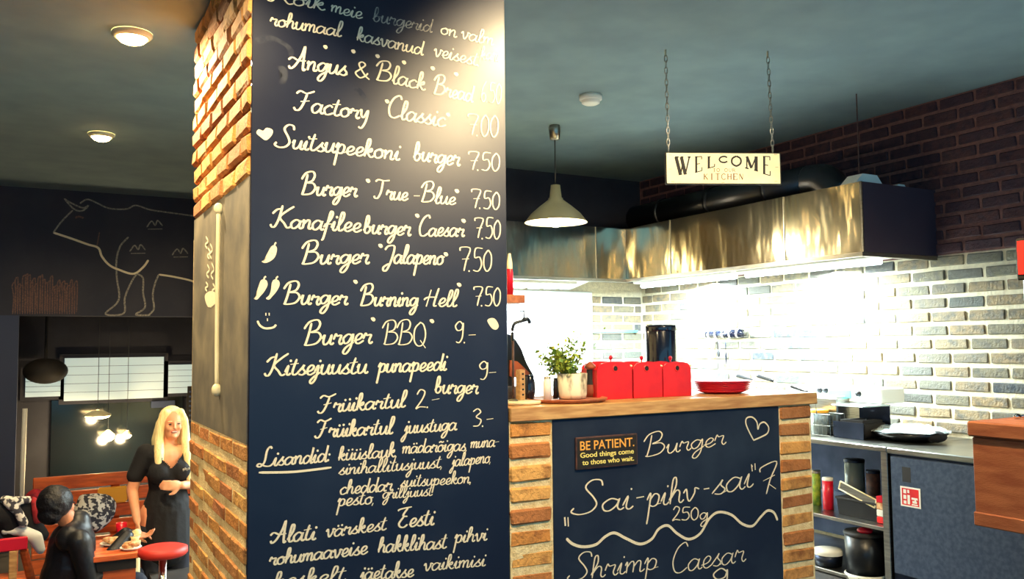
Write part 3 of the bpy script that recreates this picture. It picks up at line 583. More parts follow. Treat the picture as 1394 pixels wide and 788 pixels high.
# ================================================================== CEILING FIXTURES
def ceiling_spot(loc, label, power, tgt, ang=150, col=WARM, r=.08):
    t = thing('ceiling_spotlight', label, 'lamp', loc, 'round ceiling spotlights')
    x, y, z = loc
    bm = NB(); lathe(bm, [(r + .018, 0), (r + .02, -.012), (r, -.03), (r - .01, -.02)], (x, y, z - .001), 28); obj('trim_ring', bm, 'cream', t, True)
    bm = NB(); lathe(bm, [(.0005, -.060), (r * .4, -.058), (r * .75, -.046), (r - .004, -.024), (r - .006, -.006)], (x, y, z), 28); obj('lens', bm, 'lampglow', t, True)
    light('spot_lamp', 'SPOT', (x, y, z - .05), tgt, power, col, .05, spot=ang, parent=t)
    return t
L1 = U(180, 45, 2, H); L2 = U(138, 182, 2, H)
ceiling_spot((L1.x, L1.y, H), 'bright warm ceiling spotlight nearest the pillar top', 1000, (.62, 3.95, .4), 140)
ceiling_spot((L2.x, L2.y, H), 'bright warm ceiling spotlight farther away above the dining side', 400, (L2.x, L2.y, 0), 168, r=.075)
ceiling_spot((-1.35, 3.7, H), 'warm ceiling spotlight out to the left, facing the pillar brickwork', 520, (.7, 3.9, .75), 70)
ceiling_spot((.38, L1.y * 2 - L2.y, H), 'warm ceiling spotlight overhead in front of the menu board', 480, (.45, 3.8, .5), 110)
ceiling_spot((2.35, 1.55, H), 'warm ceiling spotlight overhead in front of the bar chalkboard', 900, (2.5, 3.4, .9), 106)
ceiling_spot((2.2, 2.62, H), 'warm ceiling spotlight close to the upper right of menu board', 300, (1.88, 3.28, 2.74), 62)
# pendant
pp = U(755, 171, 2, H)
pd = thing('pendant_lamp', 'spun metal pendant lamp with glowing bell shade hanging over kitchen', 'lamp', (pp.x, pp.y, H))
Zc = -(ROT.transposed() @ (pp - CAM)).z; k = Zc / F
zr = U(755, 302, 1, pp.y).z; zs = U(755, 252, 1, pp.y).z
c = (pp.x, pp.y, 0)
bm = NB(); lathe(bm, [(.04, H - .0), (.046, H - .02), (.036, U(755, 190, 1, pp.y).z), (.002, U(755, 190, 1, pp.y).z - .003)], c, 20); obj('ceiling_rose', bm, 'steel', pd, True)
bm = NB(); cyl(bm, (pp.x, pp.y, zs + .0), (pp.x, pp.y, H - .09), .0045, n=8); obj('cord', bm, 'black', pd, True)
Rr = 42 * k; hs = zs - zr
bm = NB(); lathe(bm, [(.012, zs), (.035, zs), (.046, zs - hs * .34), (.055, zs - hs * .36), (.056, zs - hs * .40), (Rr * .52, zs - hs * .58), (Rr * .80, zs - hs * .78), (Rr, zr), (Rr + .003, zr - .006), (Rr - .004, zr + .001), (Rr * .79, zs - hs * .79), (Rr * .5, zs - hs * .60), (.04, zs - hs * .45)], c, 40); obj('shade', bm, 'shade', pd, True)
bm = NB(); lathe(bm, [(Rr - .006, zr + .002), (Rr * .77, zs - hs * .80), (Rr * .48, zs - hs * .61), (.03, zs - hs * .5), (.001, zs - hs * .5)], c, 40); obj('reflector', bm, 'white', pd, True)
bm = NB(); ell(bm, (pp.x, pp.y, zr + .03), (.06, .06, .07)); obj('bulb', bm, 'lampglow', pd, True)
light('pendant_bulb', 'POINT', (pp.x, pp.y, zr - .045), None, 45, (1, .86, .55), .06, parent=pd)
# smoke detector
sd = U(804, 130, 2, H)
t = thing('smoke_detector', 'small round white smoke detector on the ceiling', 'smoke detector', sd)
bm = NB(); lathe(bm, [(.001, H), (.075, H), (.075, H - .03), (.06, H - .035)], (sd.x, sd.y, 0), 28); obj('base', bm, 'white', t, True)
bm = NB(); lathe(bm, [(.062, H - .034), (.060, H - .052), (.045, H - .06), (.001, H - .062)], (sd.x, sd.y, 0), 28); obj('cover', bm, 'white', t, True)
# ------------------------------------------------------------------ WELCOME sign
hl = U(906, 68, 2, H); hr = U(1045, 70, 2, H)
al = Vector((hr.x - hl.x, hr.y - hl.y, 0)).normalized(); nr = Vector((al.y, -al.x, 0))
zc_s = -(ROT.transposed() @ (hl - CAM)).z; ks = zc_s / F
def SU(px, py):   # point of the sign plane seen at a measured position
    d = ROT @ Vector((px - CX, CY - py, -F)); t_ = (hl - CAM).dot(nr) / d.dot(nr); return CAM + d * t_
tl = SU(905, 207); tr = SU(1063, 208); bl = SU(905.5, 251); 
sg = thing('welcome_sign', 'cream enamel welcome sign hanging from the ceiling on two chains', 'sign', (tl + tr) / 2)
mm = Matrix((al, -nr, Vector((0, 0, 1)))).transposed()
def sbox(bm, a, b, d0, d1, bev=0):   # a,b = sign-plane points (top-left, bottom-right)
    wd = (b - a).dot(al); ht = a.z - b.z; c = (a + al * wd / 2); c = Vector((c.x, c.y, (a.z + b.z) / 2)) + nr * (d0 + d1) / 2
    vs = box(bm, (-wd / 2, -abs(d1 - d0) / 2, -ht / 2), (wd / 2, abs(d1 - d0) / 2, ht / 2), bev, mm)
    bmesh.ops.translate(bm, verts=[v for v in vs if v.is_valid], vec=c)
br = SU(1064, 252); br.z = bl.z; tr2 = tl + al * (tr - tl).dot(al)
bm = NB(); sbox(bm, tl, Vector((br.x, br.y, bl.z)), -.012, .002, .003); obj('frame', bm, 'ink', sg)
e = .008
bm = NB(); sbox(bm, tl + al * e - Vector((0, 0, e * .7)), Vector((br.x, br.y, bl.z + e * .8)) - al * e, .002, .004); obj('face', bm, 'cream', sg)
SER = {  # serif letters: list of (stroke points, thick) on a 10 x 10 cell
'W': [('0,10 3.4,0', 2.2), ('3.4,0 5.4,8', .8), ('4,10 7,0', 2.2), ('7,0 10,10', .7), ('-.8,10 2,10', .6), ('3.4,10 5.6,10', .6), ('8.8,10 11,10', .6)],
'E': [('2,0 2,10', 2.2), ('.6,10 8.4,10', .7), ('8.4,10 8.4,8', .6), ('2,5.2 6.4,5.2', .7), ('.6,0 8.8,0', .7), ('8.8,0 8.8,2.4', .6)],
'L': [('2,0 2,10', 2.2), ('.6,10 4,10', .6), ('.6,0 8.4,0', .7), ('8.4,0 8.6,2.6', .6)],
'C': [('8.6,8 6,9.8 2.6,8.6 1.2,5 2.6,1.4 6,.2 8.8,2', 1.3)],
'O': [('5,10 1.8,8 1,5 1.8,2 5,0 8.2,2 9,5 8.2,8 5,10', 1.4)],
'M': [('1.4,0 1.4,10', .8), ('1.4,10 5,1', 1.8), ('5,1 8.6,10', .7), ('8.6,0 8.6,10', 2.2), ('0,0 2.8,0', .6), ('7,0 10,0', .6)],
'T': [('5,0 5,10', 1.8), ('1,10 9,10', .7), ('3.4,0 6.6,0', .6)], 'U': [('2,10 2,3 4.5,0 7,1.6 8,4 8,10', 1.2)],
'R': [('2,0 2,10', 1.8), ('2,10 6,10 7.6,7.6 6,5 2,5', .9), ('4.6,5 8.6,0', 1.4)], 'K': [('2,0 2,10', 1.8), ('8,10 2.4,5', .7), ('3.6,6 8.6,0', 1.6)],
'I': [('5,0 5,10', 2), ('3.8,10 6.2,10', .6), ('3.8,0 6.2,0', .6)], 'H': [('2,0 2,10', 1.8), ('8,0 8,10', 1.8), ('2,5 8,5', .7)], 'N': [('2,0 2,10', .8), ('2,10 8,0', 1.8), ('8,0 8,10', .8)], ' ': []}
def serif(ch, xa, xb, ta, tb, ba, bb, m, k=1):
    """cell between x pixels xa..xb; top edge ta->tb, bottom edge ba->bb (arched lettering)"""
    bm = NB(); sx = (xb - xa) / 10
    for s, wd in SER[ch]:
        P = [tuple(map(float, q.split(','))) for q in s.split()]
        Q = catm([(a, b, 0) for a, b in P], 4) if len(P) > 2 else [Vector((a, b, 0)) for a, b in P]
        W3 = []
        for q in Q:
            u = q.x / 10; v = q.y / 10; t_ = ta + (tb - ta) * u; b_ = ba + (bb - ba) * u
            W3.append(SU(xa + q.x * sx, b_ + (t_ - b_) * v))
        ribbon(bm, W3, max(wd, .9) * sx * ks * k * 1.15, nr, .0048, taper=1)
    return obj('lettering', bm, m, sg)
def sp_(x, y): return (880 + x / 6.638, 180 + y / 6.638)
cells = [('W', 265, 385, 226, 226, 392, 380), ('E', 432, 508, 224, 220, 368, 346), ('L', 545, 625, 224, 220, 330, 308), ('C', 645, 740, 220, 218, 276, 276), ('O', 758, 862, 218, 218, 306, 306), ('M', 888, 1005, 220, 220, 322, 352), ('E', 1045, 1125, 220, 222, 372, 396)]
for ch, a, b, ta, tb, ba, bb in cells:
    serif(ch, sp_(a, 0)[0], sp_(b, 0)[0], sp_(0, ta)[1], sp_(0, tb)[1], sp_(0, ba)[1], sp_(0, bb)[1], 'ink')
def srow(txt, a, b, t_, bt, m):
    n = len(txt); wd = (b - a) / n
    for i, ch in enumerate(txt):
        if ch != ' ': serif(ch, sp_(a + i * wd + wd * .06, 0)[0], sp_(a + (i + 1) * wd - wd * .06, 0)[0], sp_(0, t_)[1], sp_(0, t_)[1], sp_(0, bt)[1], sp_(0, bt)[1], m, .9)
srow('TO OUR', 592, 806, 328, 358, 'ink_tan'); srow('KITCHEN', 508, 880, 376, 430, 'ink_tan')
for x, y in ((212, 206), (672, 200), (1165, 202), (212, 334), (1175, 318), (235, 447), (690, 456), (1168, 446)):
    p = SU(*sp_(x, y)); bm = NB(); ribbon(bm, [p - al * .009, p + al * .009], .003, nr, .0048); obj('tick', bm, 'ink_tan', sg)
def chain(px0, py0, px1, py1, nm, label):
    a = SU(px0, py0); b = SU(px1, py1); a = Vector((a.x, a.y, H)); n = 17; d = (b - a) / n
    t = thing('chain', label, 'chain', a, 'chains of the welcome sign')
    bm = NB(); cyl(bm, a, a - Vector((0, 0, .03)), .005, n=8); obj('hook', bm, 'cream', t)
    for i in range(n):
        c = a + d * (i + .5); u = al if i % 2 else nr; ld = d.length * .66; pts = []
        for q in range(8):
            th = q * math.pi / 4; pts.append(c + u * (.0085 * math.cos(th)) + Vector((0, 0, ld * math.sin(th))))
        bm = NB(); r = .0026; P = catm(pts, 2, True); rings = []
        for j, p in enumerate(P):
            tg = (P[(j + 1) % len(P)] - P[j - 1]).normalized(); s1 = u.cross(Vector((0, 0, 1))).normalized(); s2 = tg.cross(s1)
            rings.append([bm.verts.new(p + (s1 * math.cos(w_ * math.pi / 2) + s2 * math.sin(w_ * math.pi / 2)) * r) for w_ in range(4)])
        for j in range(len(rings)):
            A = rings[j]; B = rings[(j + 1) % len(rings)]
            for w_ in range(4): bm.faces.new((A[w_], A[(w_ + 1) % 4], B[(w_ + 1) % 4], B[w_]))
        obj('link', bm, 'steel', t, True)
chain(906, 68, 910, 206, 'l', 'steel chain holding the left end of the welcome sign'); chain(1045, 70, 1052, 207, 'r', 'steel chain holding the right end of the welcome sign')
# ================================================================== THINGS ON THE BAR
TY = lambda px, py: U(px, py, 2, ZT)          # standing point on the bar top
ZT_ = ZT + .001
def rad(px_w, p):                              # real radius for a measured width
    zc = -(ROT.transposed() @ (Vector(p) - CAM)).z; return px_w * zc / F / 2
# red condiment boxes
for i, (a, b, yb_, lb) in enumerate([(813.5, 861, 546.5, 'red rounded-top cutlery box, leftmost of the three, beside the plant tray'), (863, 902, 544.5, 'red rounded-top cutlery box in the middle of the three, before the black canister'), (903.5, 941.5, 542.5, 'red rounded-top cutlery box, rightmost of the three, beside the red plates')]):
    pa = U(a, yb_, 1, YP0 + .17); pb = U(b, yb_, 1, YP0 + .17); yb0 = YP0 + .17; x0, x1 = pa.x, pb.x; wd = x1 - x0; ht = U(a, 493, 1, YP0 + .17).z - ZT_
    t = thing('cutlery_box', lb, 'box', ((x0 + x1) / 2, yb0 + .07, ZT_), 'red cutlery boxes on the bar')
    pr_ = [(0, 0), (1, 0), (1, .80), (.96, .89), (.88, .955), (.70, 1.0), (.5, 1.015), (.30, 1.0), (.12, .955), (.04, .89), (0, .80)]
    bm = NB(); poly_extrude(bm, [(x0 + u * wd, yb0, ZT_ + v * ht) for u, v in pr_], (0, .008, 0)); obj('front_panel', bm, 'red', t)
    bm = NB(); poly_extrude(bm, [(x0 + u * wd, yb0 + .132, ZT_ + v * ht) for u, v in pr_], (0, .008, 0)); obj('back_panel', bm, 'red', t)
    bm = NB(); box(bm, (x0, yb0 + .009, ZT_), (x0 + .006, yb0 + .131, ZT_ + ht * .80)); box(bm, (x1 - .006, yb0 + .009, ZT_), (x1, yb0 + .131, ZT_ + ht * .80)); box(bm, (x0, yb0 + .009, ZT_), (x1, yb0 + .131, ZT_ + .006)); obj('body', bm, 'red', t)
    cxp = x0 + wd * (.52, .46, .5)[i]
    bm = NB(); lathe(bm, [(.001, -.0015), (.013, -.0015), (.015, .0)], (cxp, yb0, ZT_ + ht * .82), 18, dirm((0, 1, 0))); obj('grip_hole', bm, 'ink', t)
    bm = NB(); lathe(bm, [(.012, -.002), (.017, -.004), (.019, -.001)], (cxp, yb0, ZT_ + ht * .82), 20, dirm((0, 1, 0))); obj('hole_rim', bm, 'red', t, True)
    bm = NB(); z_ = ZT_ + ht * 1.0; cyl(bm, (x0 + wd * .8, yb0 + .12, z_ - .05), (x0 + wd * .8, yb0 + .12, z_ + .012), .004); ell(bm, (x0 + wd * .8, yb0 + .12, z_ + .018), (.010, .010, .012)); obj('knob', bm, 'red_plate', t, True)
    bm = NB(); ell(bm, (x0 + wd * .985, yb0 + .004, ZT_ + ht * .88), (.007, .01, .006)); obj('clip', bm, 'cream', t, True)
# stack of red plates
c = U(983, 541, 1, YP0 + .24); c = Vector((c.x, YP0 + .24, ZT_)); r = rad(80, c)
for i in range(6):
    bm = NB(); z = c.z + i * .0095; rr = r * (.90 + .02 * i)
    lathe(bm, [(.001, z), (rr * .62, z), (rr * .74, z + .004), (rr, z + .018), (rr, z + .021), (rr * .72, z + .008), (.001, z + .005)], (c.x + R_.uniform(-.004, .004), c.y, 0), 36)
    lab = ['red plastic plate at the bottom of the plate stack'] + ['red plastic plate in the stack, second from the bottom', 'red plastic plate in the stack, third from the bottom', 'red plastic plate in the stack, third from the top', 'red plastic plate in the stack, second from the top', 'red plastic plate lying on top of the stack']
    props(obj('plate', bm, 'red_plate', smooth=True, loc=(c.x, c.y, z)), lab[i], 'plate', 'stacked red plates on the bar')
# steel pan with dark inside behind the plates
c = U(987, 532, 1, YP0 + .48); c = Vector((c.x, YP0 + .48, ZT_)); r = rad(37, c)
t = thing('steel_tray', 'shallow steel tray standing behind the red plates', 'tray', c)
zt = U(987, 519, 1, c.y).z
bm = NB(); box(bm, (c.x - r, c.y - .05, c.z), (c.x + r, c.y + .05, zt - .012), .004); obj('body', bm, 'steel_dark', t)
bm = NB(); box(bm, (c.x - r - .008, c.y - .06, zt - .012), (c.x + r + .008, c.y + .06, zt - .004), .003); obj('rim', bm, 'steel', t)
# black canister
c = U(901, 541, 1, YP0 + .42); c = Vector((c.x, YP0 + .42, ZT_)); r = rad(43, c); zt = U(901, 443, 1, c.y).z
t = thing('black_canister', 'tall glossy black canister behind the red cutlery boxes', 'canister', c)
bm = NB(); lathe(bm, [(.001, c.z), (r * .97, c.z), (r, c.z + .01), (r, zt - .03), (r * .98, zt - .027)], (c.x, c.y, 0), 36); obj('body', bm, 'blackgloss', t, True)
bm = NB(); lathe(bm, [(r * 1.02, zt - .03), (r * 1.04, zt - .025), (r * 1.04, zt - .008), (r, zt), (r * .5, zt + .004), (.001, zt + .004)], (c.x, c.y, 0), 36); obj('lid', bm, 'blackgloss', t, True)
# tray with the herb pot
c = TY(772, 546.5); r = .5 * (U(815, 547, 1, c.y).x - U(722, 547, 1, c.y).x)
t = thing('wooden_tray', 'round brown wooden tray under the potted herb', 'tray', (c.x, c.y, ZT_))
bm = NB(); lathe(bm, [(.001, ZT_), (r * .9, ZT_), (r, ZT_ + .014), (r, ZT_ + .018), (r * .93, ZT_ + .012), (.001, ZT_ + .009)], (c.x, c.y, 0), 40); obj('dish', bm, 'wood_red', t, True)
zb = ZT_ + .013
q = U(779, 542, 1, c.y + .01); r = rad(42, q); zt = U(779, 508, 1, q.y).z
t = thing('potted_herb', 'green herb plant in a pale birch-bark pot on the wooden tray', 'plant', (q.x, q.y, zb))
bm = NB(); lathe(bm, [(.001, zb), (r * .88, zb), (r * .95, zb + .02), (r, zt), (r * .9, zt), (r * .86, zt - .02), (.001, zt - .02)], (q.x, q.y, 0), 28); obj('pot', bm, 'bark', t, True)
sm = NB(); tips = []
rs = random.Random(3)
cc_ = U(764, 486, 1, q.y)
for k in range(70):
    b = Vector((q.x + rs.uniform(-.5, .5) * r - .01, q.y + rs.uniform(-.6, .6) * r, zt - .02))
    tall = k < 12
    e = Vector((cc_.x + rs.gauss(-.012, .055) + (.085 if tall else 0), q.y + rs.gauss(0, .06), (cc_.z + rs.uniform(.04, .13)) if tall else cc_.z + rs.gauss(.0, .04)))
    m_ = (b + e) / 2 + Vector((rs.uniform(-.012, .012), 0, .012)); tube(sm, [b, m_, e], .0016, 4, .0008, 3); tips.append((b, m_, e, tall))
obj('stems', sm, 'stem', t)
for nm, mt, sel in (('foliage', 'leaf', 0), ('foliage_tips', 'leaf2', 1)):
    bm = NB()
    for b, m_, e, tall in tips:
        for j in range(13 if tall else 17):
            if (j % 3 == 0) != bool(sel): continue
            u = rs.uniform(.35 if not tall else .3, 1.04); p = b.lerp(e, u) + Vector((rs.gauss(0, .009), rs.gauss(0, .009), rs.gauss(0, .008)))
            l = rs.uniform(.014, .030) * (.55 if tall else 1); d = Vector((rs.gauss(0, 1), rs.gauss(0, 1), rs.gauss(.4, .8))).normalized(); s = d.cross(Vector((rs.gauss(0, 1), rs.gauss(0, 1), 1))).normalized() * l * .34
            vs = [bm.verts.new(p), bm.verts.new(p + d * l * .5 + s), bm.verts.new(p + d * l), bm.verts.new(p + d * l * .5 - s)]; bm.faces.new(vs)
    props(obj(nm, bm, mt, t), kind='stuff')
# shakers beside it
q = U(745.5, 543, 1, c.y - .03); r = rad(11.5, q); zt = U(745, 512, 1, q.y).z
t = thing('salt_shaker', 'white ceramic shaker left of the bark plant pot', 'shaker', (q.x, q.y, zb))
bm = NB(); lathe(bm, [(.001, zb), (r, zb), (r, zt - .025), (r * .8, zt - .01)], (q.x, q.y, 0), 20); obj('body', bm, 'white', t, True)
bm = NB(); lathe(bm, [(r * .84, zt - .012), (r * .84, zt - .004), (r * .5, zt), (.001, zt)], (q.x, q.y, 0), 20); obj('cap', bm, 'steel', t, True)
q = U(756.5, 543, 1, c.y + .03); r = rad(7, q); zt = U(756, 514, 1, q.y).z
bm = NB(); lathe(bm, [(.001, zb), (r, zb), (r, zt - .02), (r * .6, zt), (.001, zt)], (q.x, q.y, 0), 16); props(obj('pepper_shaker', bm, 'black', smooth=True, loc=(q.x, q.y, zb)), 'narrow black pepper shaker between white shaker and plant pot', 'shaker')
q = U(804, 543, 1, c.y + .04); r = rad(13, q); zt = U(806, 497, 1, q.y).z
t = thing('clay_jug', 'brown clay jug with dark neck between plant pot and red boxes', 'jug', (q.x, q.y, zb))
bm = NB(); lathe(bm, [(.001, zb), (r * .8, zb), (r, zb + .03), (r * .9, zb + .06)], (q.x, q.y, 0), 20); obj('body', bm, 'copper', t, True)
bm = NB(); lathe(bm, [(r * .9, zb + .058), (r * .7, zb + .08), (r * .75, zt - .02)], (q.x, q.y, 0), 20); obj('neck', bm, 'ink', t, True)
bm = NB(); lathe(bm, [(r * .8, zt - .02), (r * 1.3, zt - .012), (r * 1.1, zt), (r * .5, zt + .012), (.001, zt + .02)], (q.x, q.y, 0), 20); obj('lid', bm, 'copper', t, True)
# left end: disc, block, water post with tap, dark bag, pot
c = TY(708, 550); r = .5 * (U(733, 551, 1, c.y).x - U(683, 551, 1, c.y).x)
t = thing('round_board', 'pale round board at the pillar end of the bar', 'board', (c.x, c.y, ZT_))
bm = NB(); lathe(bm, [(.001, ZT_), (r * .95, ZT_), (r, ZT_ + .008), (r * .98, ZT_ + .014), (.001, ZT_ + .014)], (c.x, c.y, 0), 36); obj('disc', bm, 'cream', t, True)
z0 = ZT_ + .015
q = U(699, 545, 1, c.y); zt = U(699, 462, 1, c.y).z
t = thing('tap_post', 'slim upright post with a black tap at the pillar end of bar', 'tap', (q.x, q.y, z0))
bm = NB(); cyl(bm, (q.x, q.y, z0), (q.x, q.y, zt), .0055, n=12); obj('post', bm, 'rust', t, True)
bm = NB(); lathe(bm, [(.001, z0), (.022, z0), (.02, z0 + .006), (.006, z0 + .012)], (q.x, q.y, 0), 20); obj('foot', bm, 'steel', t, True)
V_ = lambda x, y: U(x, y, 1, c.y)
bm = NB(); tube(bm, [V_(698, 464), V_(697.5, 450), V_(700, 441), V_(706, 438), V_(712, 436.5), V_(718, 434), V_(721.5, 440)], .0075, 10, .009); ell(bm, V_(714, 435), (.014, .012, .012)); obj('spout', bm, 'black', t, True)
bm = NB(); cyl(bm, V_(713.5, 434), V_(713, 424), .004); cyl(bm, V_(707, 423.5), V_(720, 423), .0026); obj('tap_handle', bm, 'black', t, True)
bm = NB(); q2 = U(709, 545, 1, c.y + .05); zt2 = U(709, 503, 1, q2.y).z; box(bm, (q2.x - .016, q2.y - .02, z0), (q2.x + .014, q2.y + .02, zt2), .003)
t = thing('wooden_block', 'narrow pale wooden block with a column of holes by the tap post', 'block', (q2.x, q2.y, z0)); obj('body', bm, 'wood', t)
for k in range(5):
    zz = z0 + .02 + k * (zt2 - z0 - .03) / 4.6
    bm = NB(); box(bm, (q2.x - .004, q2.y - .0215, zz), (q2.x + .006, q2.y - .0195, zz + .009)); obj('hole', bm, 'ink', t)
q3 = U(720, 545, 1, c.y + .12); r = rad(19, q3); zt3 = U(720, 510, 1, q3.y).z
bm = NB(); lathe(bm, [(.001, ZT_), (r * .7, ZT_), (r, ZT_ + (zt3 - ZT_) * .45), (r * .85, zt3 - .012), (r * .55, zt3), (.001, zt3)], (q3.x, q3.y, 0), 24)
props(obj('dark_jar', bm, 'blackgloss', smooth=True, loc=(q3.x, q3.y, ZT_)), 'round dark jar behind the wooden block near the pillar', 'jar')
q4 = YP0 + .42
t = thing('coffee_machine', 'dark machine with a curved hood and copper flank, mostly behind the pillar', 'machine', (U(700, 540, 1, q4).x, q4, ZT_))
K_ = lambda x, y: U(x, y, 1, q4)
bm = NB(); prf = [K_(680, 546), K_(680, 452), K_(694, 455), K_(702, 462), (K_(710, 475)), K_(717, 494), K_(727, 512), K_(722, 513), K_(708, 500), K_(700, 500), K_(698, 546)]
poly_extrude(bm, prf, (0, .14, 0)); obj('hood', bm, 'black', t)
bm = NB(); poly_extrude(bm, [K_(693, 490), K_(703, 492), K_(720, 508), K_(712, 516), K_(693, 512)], (0, -.012, 0)); obj('flank', bm, 'copper', t)
bm = NB(); bx0 = K_(690, 545); box(bm, (bx0.x - .02, q4 - .02, ZT_), (K_(705, 545).x, q4 - .001, ZT_ + .07), .004); obj('body', bm, 'steel', t)
# wall shelf end with sauce bottle, behind pillar edge
ys = YP0 + .45; sa = U(680, 412, 1, ys); sb = U(715.5, 412, 1, ys); st = U(700, 401, 1, ys).z
t = thing('wooden_shelf', 'short wooden shelf fixed to the pillar above the tap', 'shelf', (XP1, ys, sa.z))
bm = NB(); box(bm, (XP1 + .001, ys - .0, sa.z), (sb.x, ys + .16, st), .003); obj('board', bm, 'wood_red', t)
bm = NB(); box(bm, (XP1 + .001, ys + .05, sa.z - .06), (XP1 + .012, ys + .07, sa.z)); obj('bracket', bm, 'steel', t)
q = U(694, 400, 1, ys + .04); r = rad(10, q); zq = st + .001; zt = U(694, 345, 1, q.y).z; zm = U(694, 366, 1, q.y).z
t = thing('sauce_bottle', 'red sauce bottle with a cream cap on the pillar shelf', 'bottle', (q.x, q.y, zq))
xq = max(q.x, XP1 + r + .001)
bm = NB(); lathe(bm, [(.001, zq), (r, zq), (r, zm - .02), (r * .75, zm)], (xq, q.y, 0), 20); obj('body', bm, 'red_plate', t, True)
bm = NB(); lathe(bm, [(r * .8, zm), (r * .78, zm + .03), (r * .35, zt), (.001, zt)], (xq, q.y, 0), 20); obj('cap', bm, 'cream', t, True)
# ================================================================== KITCHEN STEEL UNITS
XF = U(1208, 608.5, 2, ZS).x; YS1 = U(1208, 608.5, 2, ZS).y; YS2 = 4.9
t = thing('shelf_unit', 'open stainless steel shelf unit between the bar end and the fridge', 'shelf unit', (XF + .3, (YS1 + YS2) / 2, 0))
bm = NB(); box(bm, (XF - .01, YS1 + .004, ZS - .03), (XW - .03, YS2, ZS), .004); obj('worktop', bm, 'steel', t)
zl = U(1150, 707, 0, XF).z
for nm, z in (('shelf', zl), ('shelf', .03)):
    bm = NB(); box(bm, (XF, YS1 + .05, z - .022), (XW - .06, YS2 - .01, z), .002); obj(nm, bm, 'steel', t)
for x, y in ((XF, YS1 + .006), (XW - .10, YS1 + .006), (XF, YS2 - .05), (XW - .10, YS2 - .05)):
    bm = NB(); box(bm, (x, y, 0), (x + .045, y + .045, ZS - .03), .003); obj('post', bm, 'steel', t)
bm = NB(); box(bm, (XW - .05, YS1 + .05, .05), (XW - .04, YS2, ZS - .03)); obj('back_panel', bm, 'steel_dark', t)
bm = NB(); box(bm, (XF + .05, YS1 + .01, .05), (XW - .1, YS1 + .016, ZS - .03)); obj('side_panel', bm, 'steel_dark', t)
# fridge
t = thing('undercounter_fridge', 'stainless undercounter fridge with a red and white sticker', 'fridge', (XF + .3, 2.3, 0))
bm = NB(); box(bm, (XF - .012, 1.3, ZS - .035), (XW - .03, YS1, ZS), .006); obj('worktop', bm, 'steel', t)
bm = NB(); box(bm, (XF + .02, 1.3, .08), (XW - .05, YS1 - .002, ZS - .036)); obj('cabinet', bm, 'steel_dark', t)
bm = NB(); box(bm, (XF - .006, 2.2, .12), (XF + .018, YS1 - .02, ZS - .05), .005); dr = obj('door', bm, 'steel_door', t)
bm = NB(); box(bm, (XF - .006, 1.4, .12), (XF + .018, 2.19, ZS - .05), .005); obj('door', bm, 'steel_door', t)
h0 = U(1228, 635, 0, XF - .006); h1 = U(1240, 657, 0, XF - .006)
bm = NB(); box(bm, (XF - .0075, h1.y, h1.z), (XF - .005, h0.y, h0.z)); obj('handle', bm, 'ink', dr)
s0 = U(1225.5, 661, 0, XF - .007); s1 = U(1254, 693, 0, XF - .007)
bm = NB(); box(bm, (XF - .009, s1.y, s1.z), (XF - .0062, s0.y, s0.z), .0008); stk = props(thing('safety_sticker', 'square red and white pictogram sticker on the fridge door', 'sticker', (XF - .009, s0.y, s0.z)))
obj('backing', bm, 'white', stk)
def sq(u0, v0, u1, v1, m, nm, d): # u right (towards -y), v down
    dy = s1.y - s0.y; dz_ = s1.z - s0.z; bm = NB(); ya, yb_ = s0.y + dy * u0, s0.y + dy * u1; za, zb_ = s0.z + dz_ * v0, s0.z + dz_ * v1
    box(bm, (XF - .0092 - d, min(ya, yb_), min(za, zb_)), (XF - .009, max(ya, yb_), max(za, zb_))); obj(nm, bm, m, stk)
sq(.08, .08, .92, .92, 'red', 'red_field', .0003)
for a in [(.16, .14, .30, .34), (.16, .42, .30, .62), (.36, .14, .46, .30), (.16, .70, .30, .86), (.36, .40, .48, .86), (.56, .50, .86, .60), (.60, .66, .82, .78), (.70, .60, .78, .66), (.56, .82, .86, .88)]: sq(*a, 'white', 'pictogram', .0008)
# things in the shelf unit
XI = XF + .10
def at(px, py, x): return U(px, py, 0, x)
def can(name, px, pyb, pyt, wpx, x, z, mat_, label, cat, lidm=None, lidh=.02, taper=1.0, n=24, group=None):
    p = at(px, pyb, x); r = rad(wpx, p); zt = at(px, pyt, x).z; t = thing(name, label, cat, (p.x, p.y, z), group)
    if zt < z + .03: zt = z + .1
    bm = NB(); lathe(bm, [(.001, z), (r * taper, z), (r, zt - lidh), (r * .97, zt - lidh), (r * .9, zt - lidh - .01), (.001, zt - lidh - .012)], (p.x, p.y, 0), n); obj('body', bm, mat_, t, True)
    if lidm:
        bm = NB(); lathe(bm, [(r * 1.03, zt - lidh), (r * 1.05, zt - lidh * .4), (r, zt), (.001, zt)], (p.x, p.y, 0), n); obj('lid', bm, lidm, t, True)
    return t, p, r, zt
zs1 = zl + .001
can('jar', 1112, 690, 640, 12, XI + .14, zs1, 'leaf', 'green jar at the bar end of the upper shelf', 'jar', 'steel')
can('jar', 1128, 694, 650, 14, XI + .08, zs1, 'red_plate', 'small red jar with pale lid on the upper shelf', 'jar', 'white')
p = at(1150, 700, XI)
t = thing('black_tub', 'black plastic tub holding tools on the upper shelf', 'tub', (XI, p.y, zs1))
a = at(1142, 690, XI); b = at(1196, 712, XI)
bm = NB(); poly_extrude(bm, [(XI, a.y, zs1), (XI, b.y, zs1), (XI, b.y - .02, zs1 + .11), (XI, a.y + .02, zs1 + .11)], (.2, 0, 0)); obj('body', bm, 'black', t)
bm = NB(); box(bm, (XI - .006, b.y - .026, zs1 + .10), (XI + .206, a.y + .026, zs1 + .115), .003); obj('rim', bm, 'ink', t)
t = thing('steel_grater', 'pale steel grater lying tilted across the black tub', 'grater', (XI + .02, p.y, zs1 + .14))
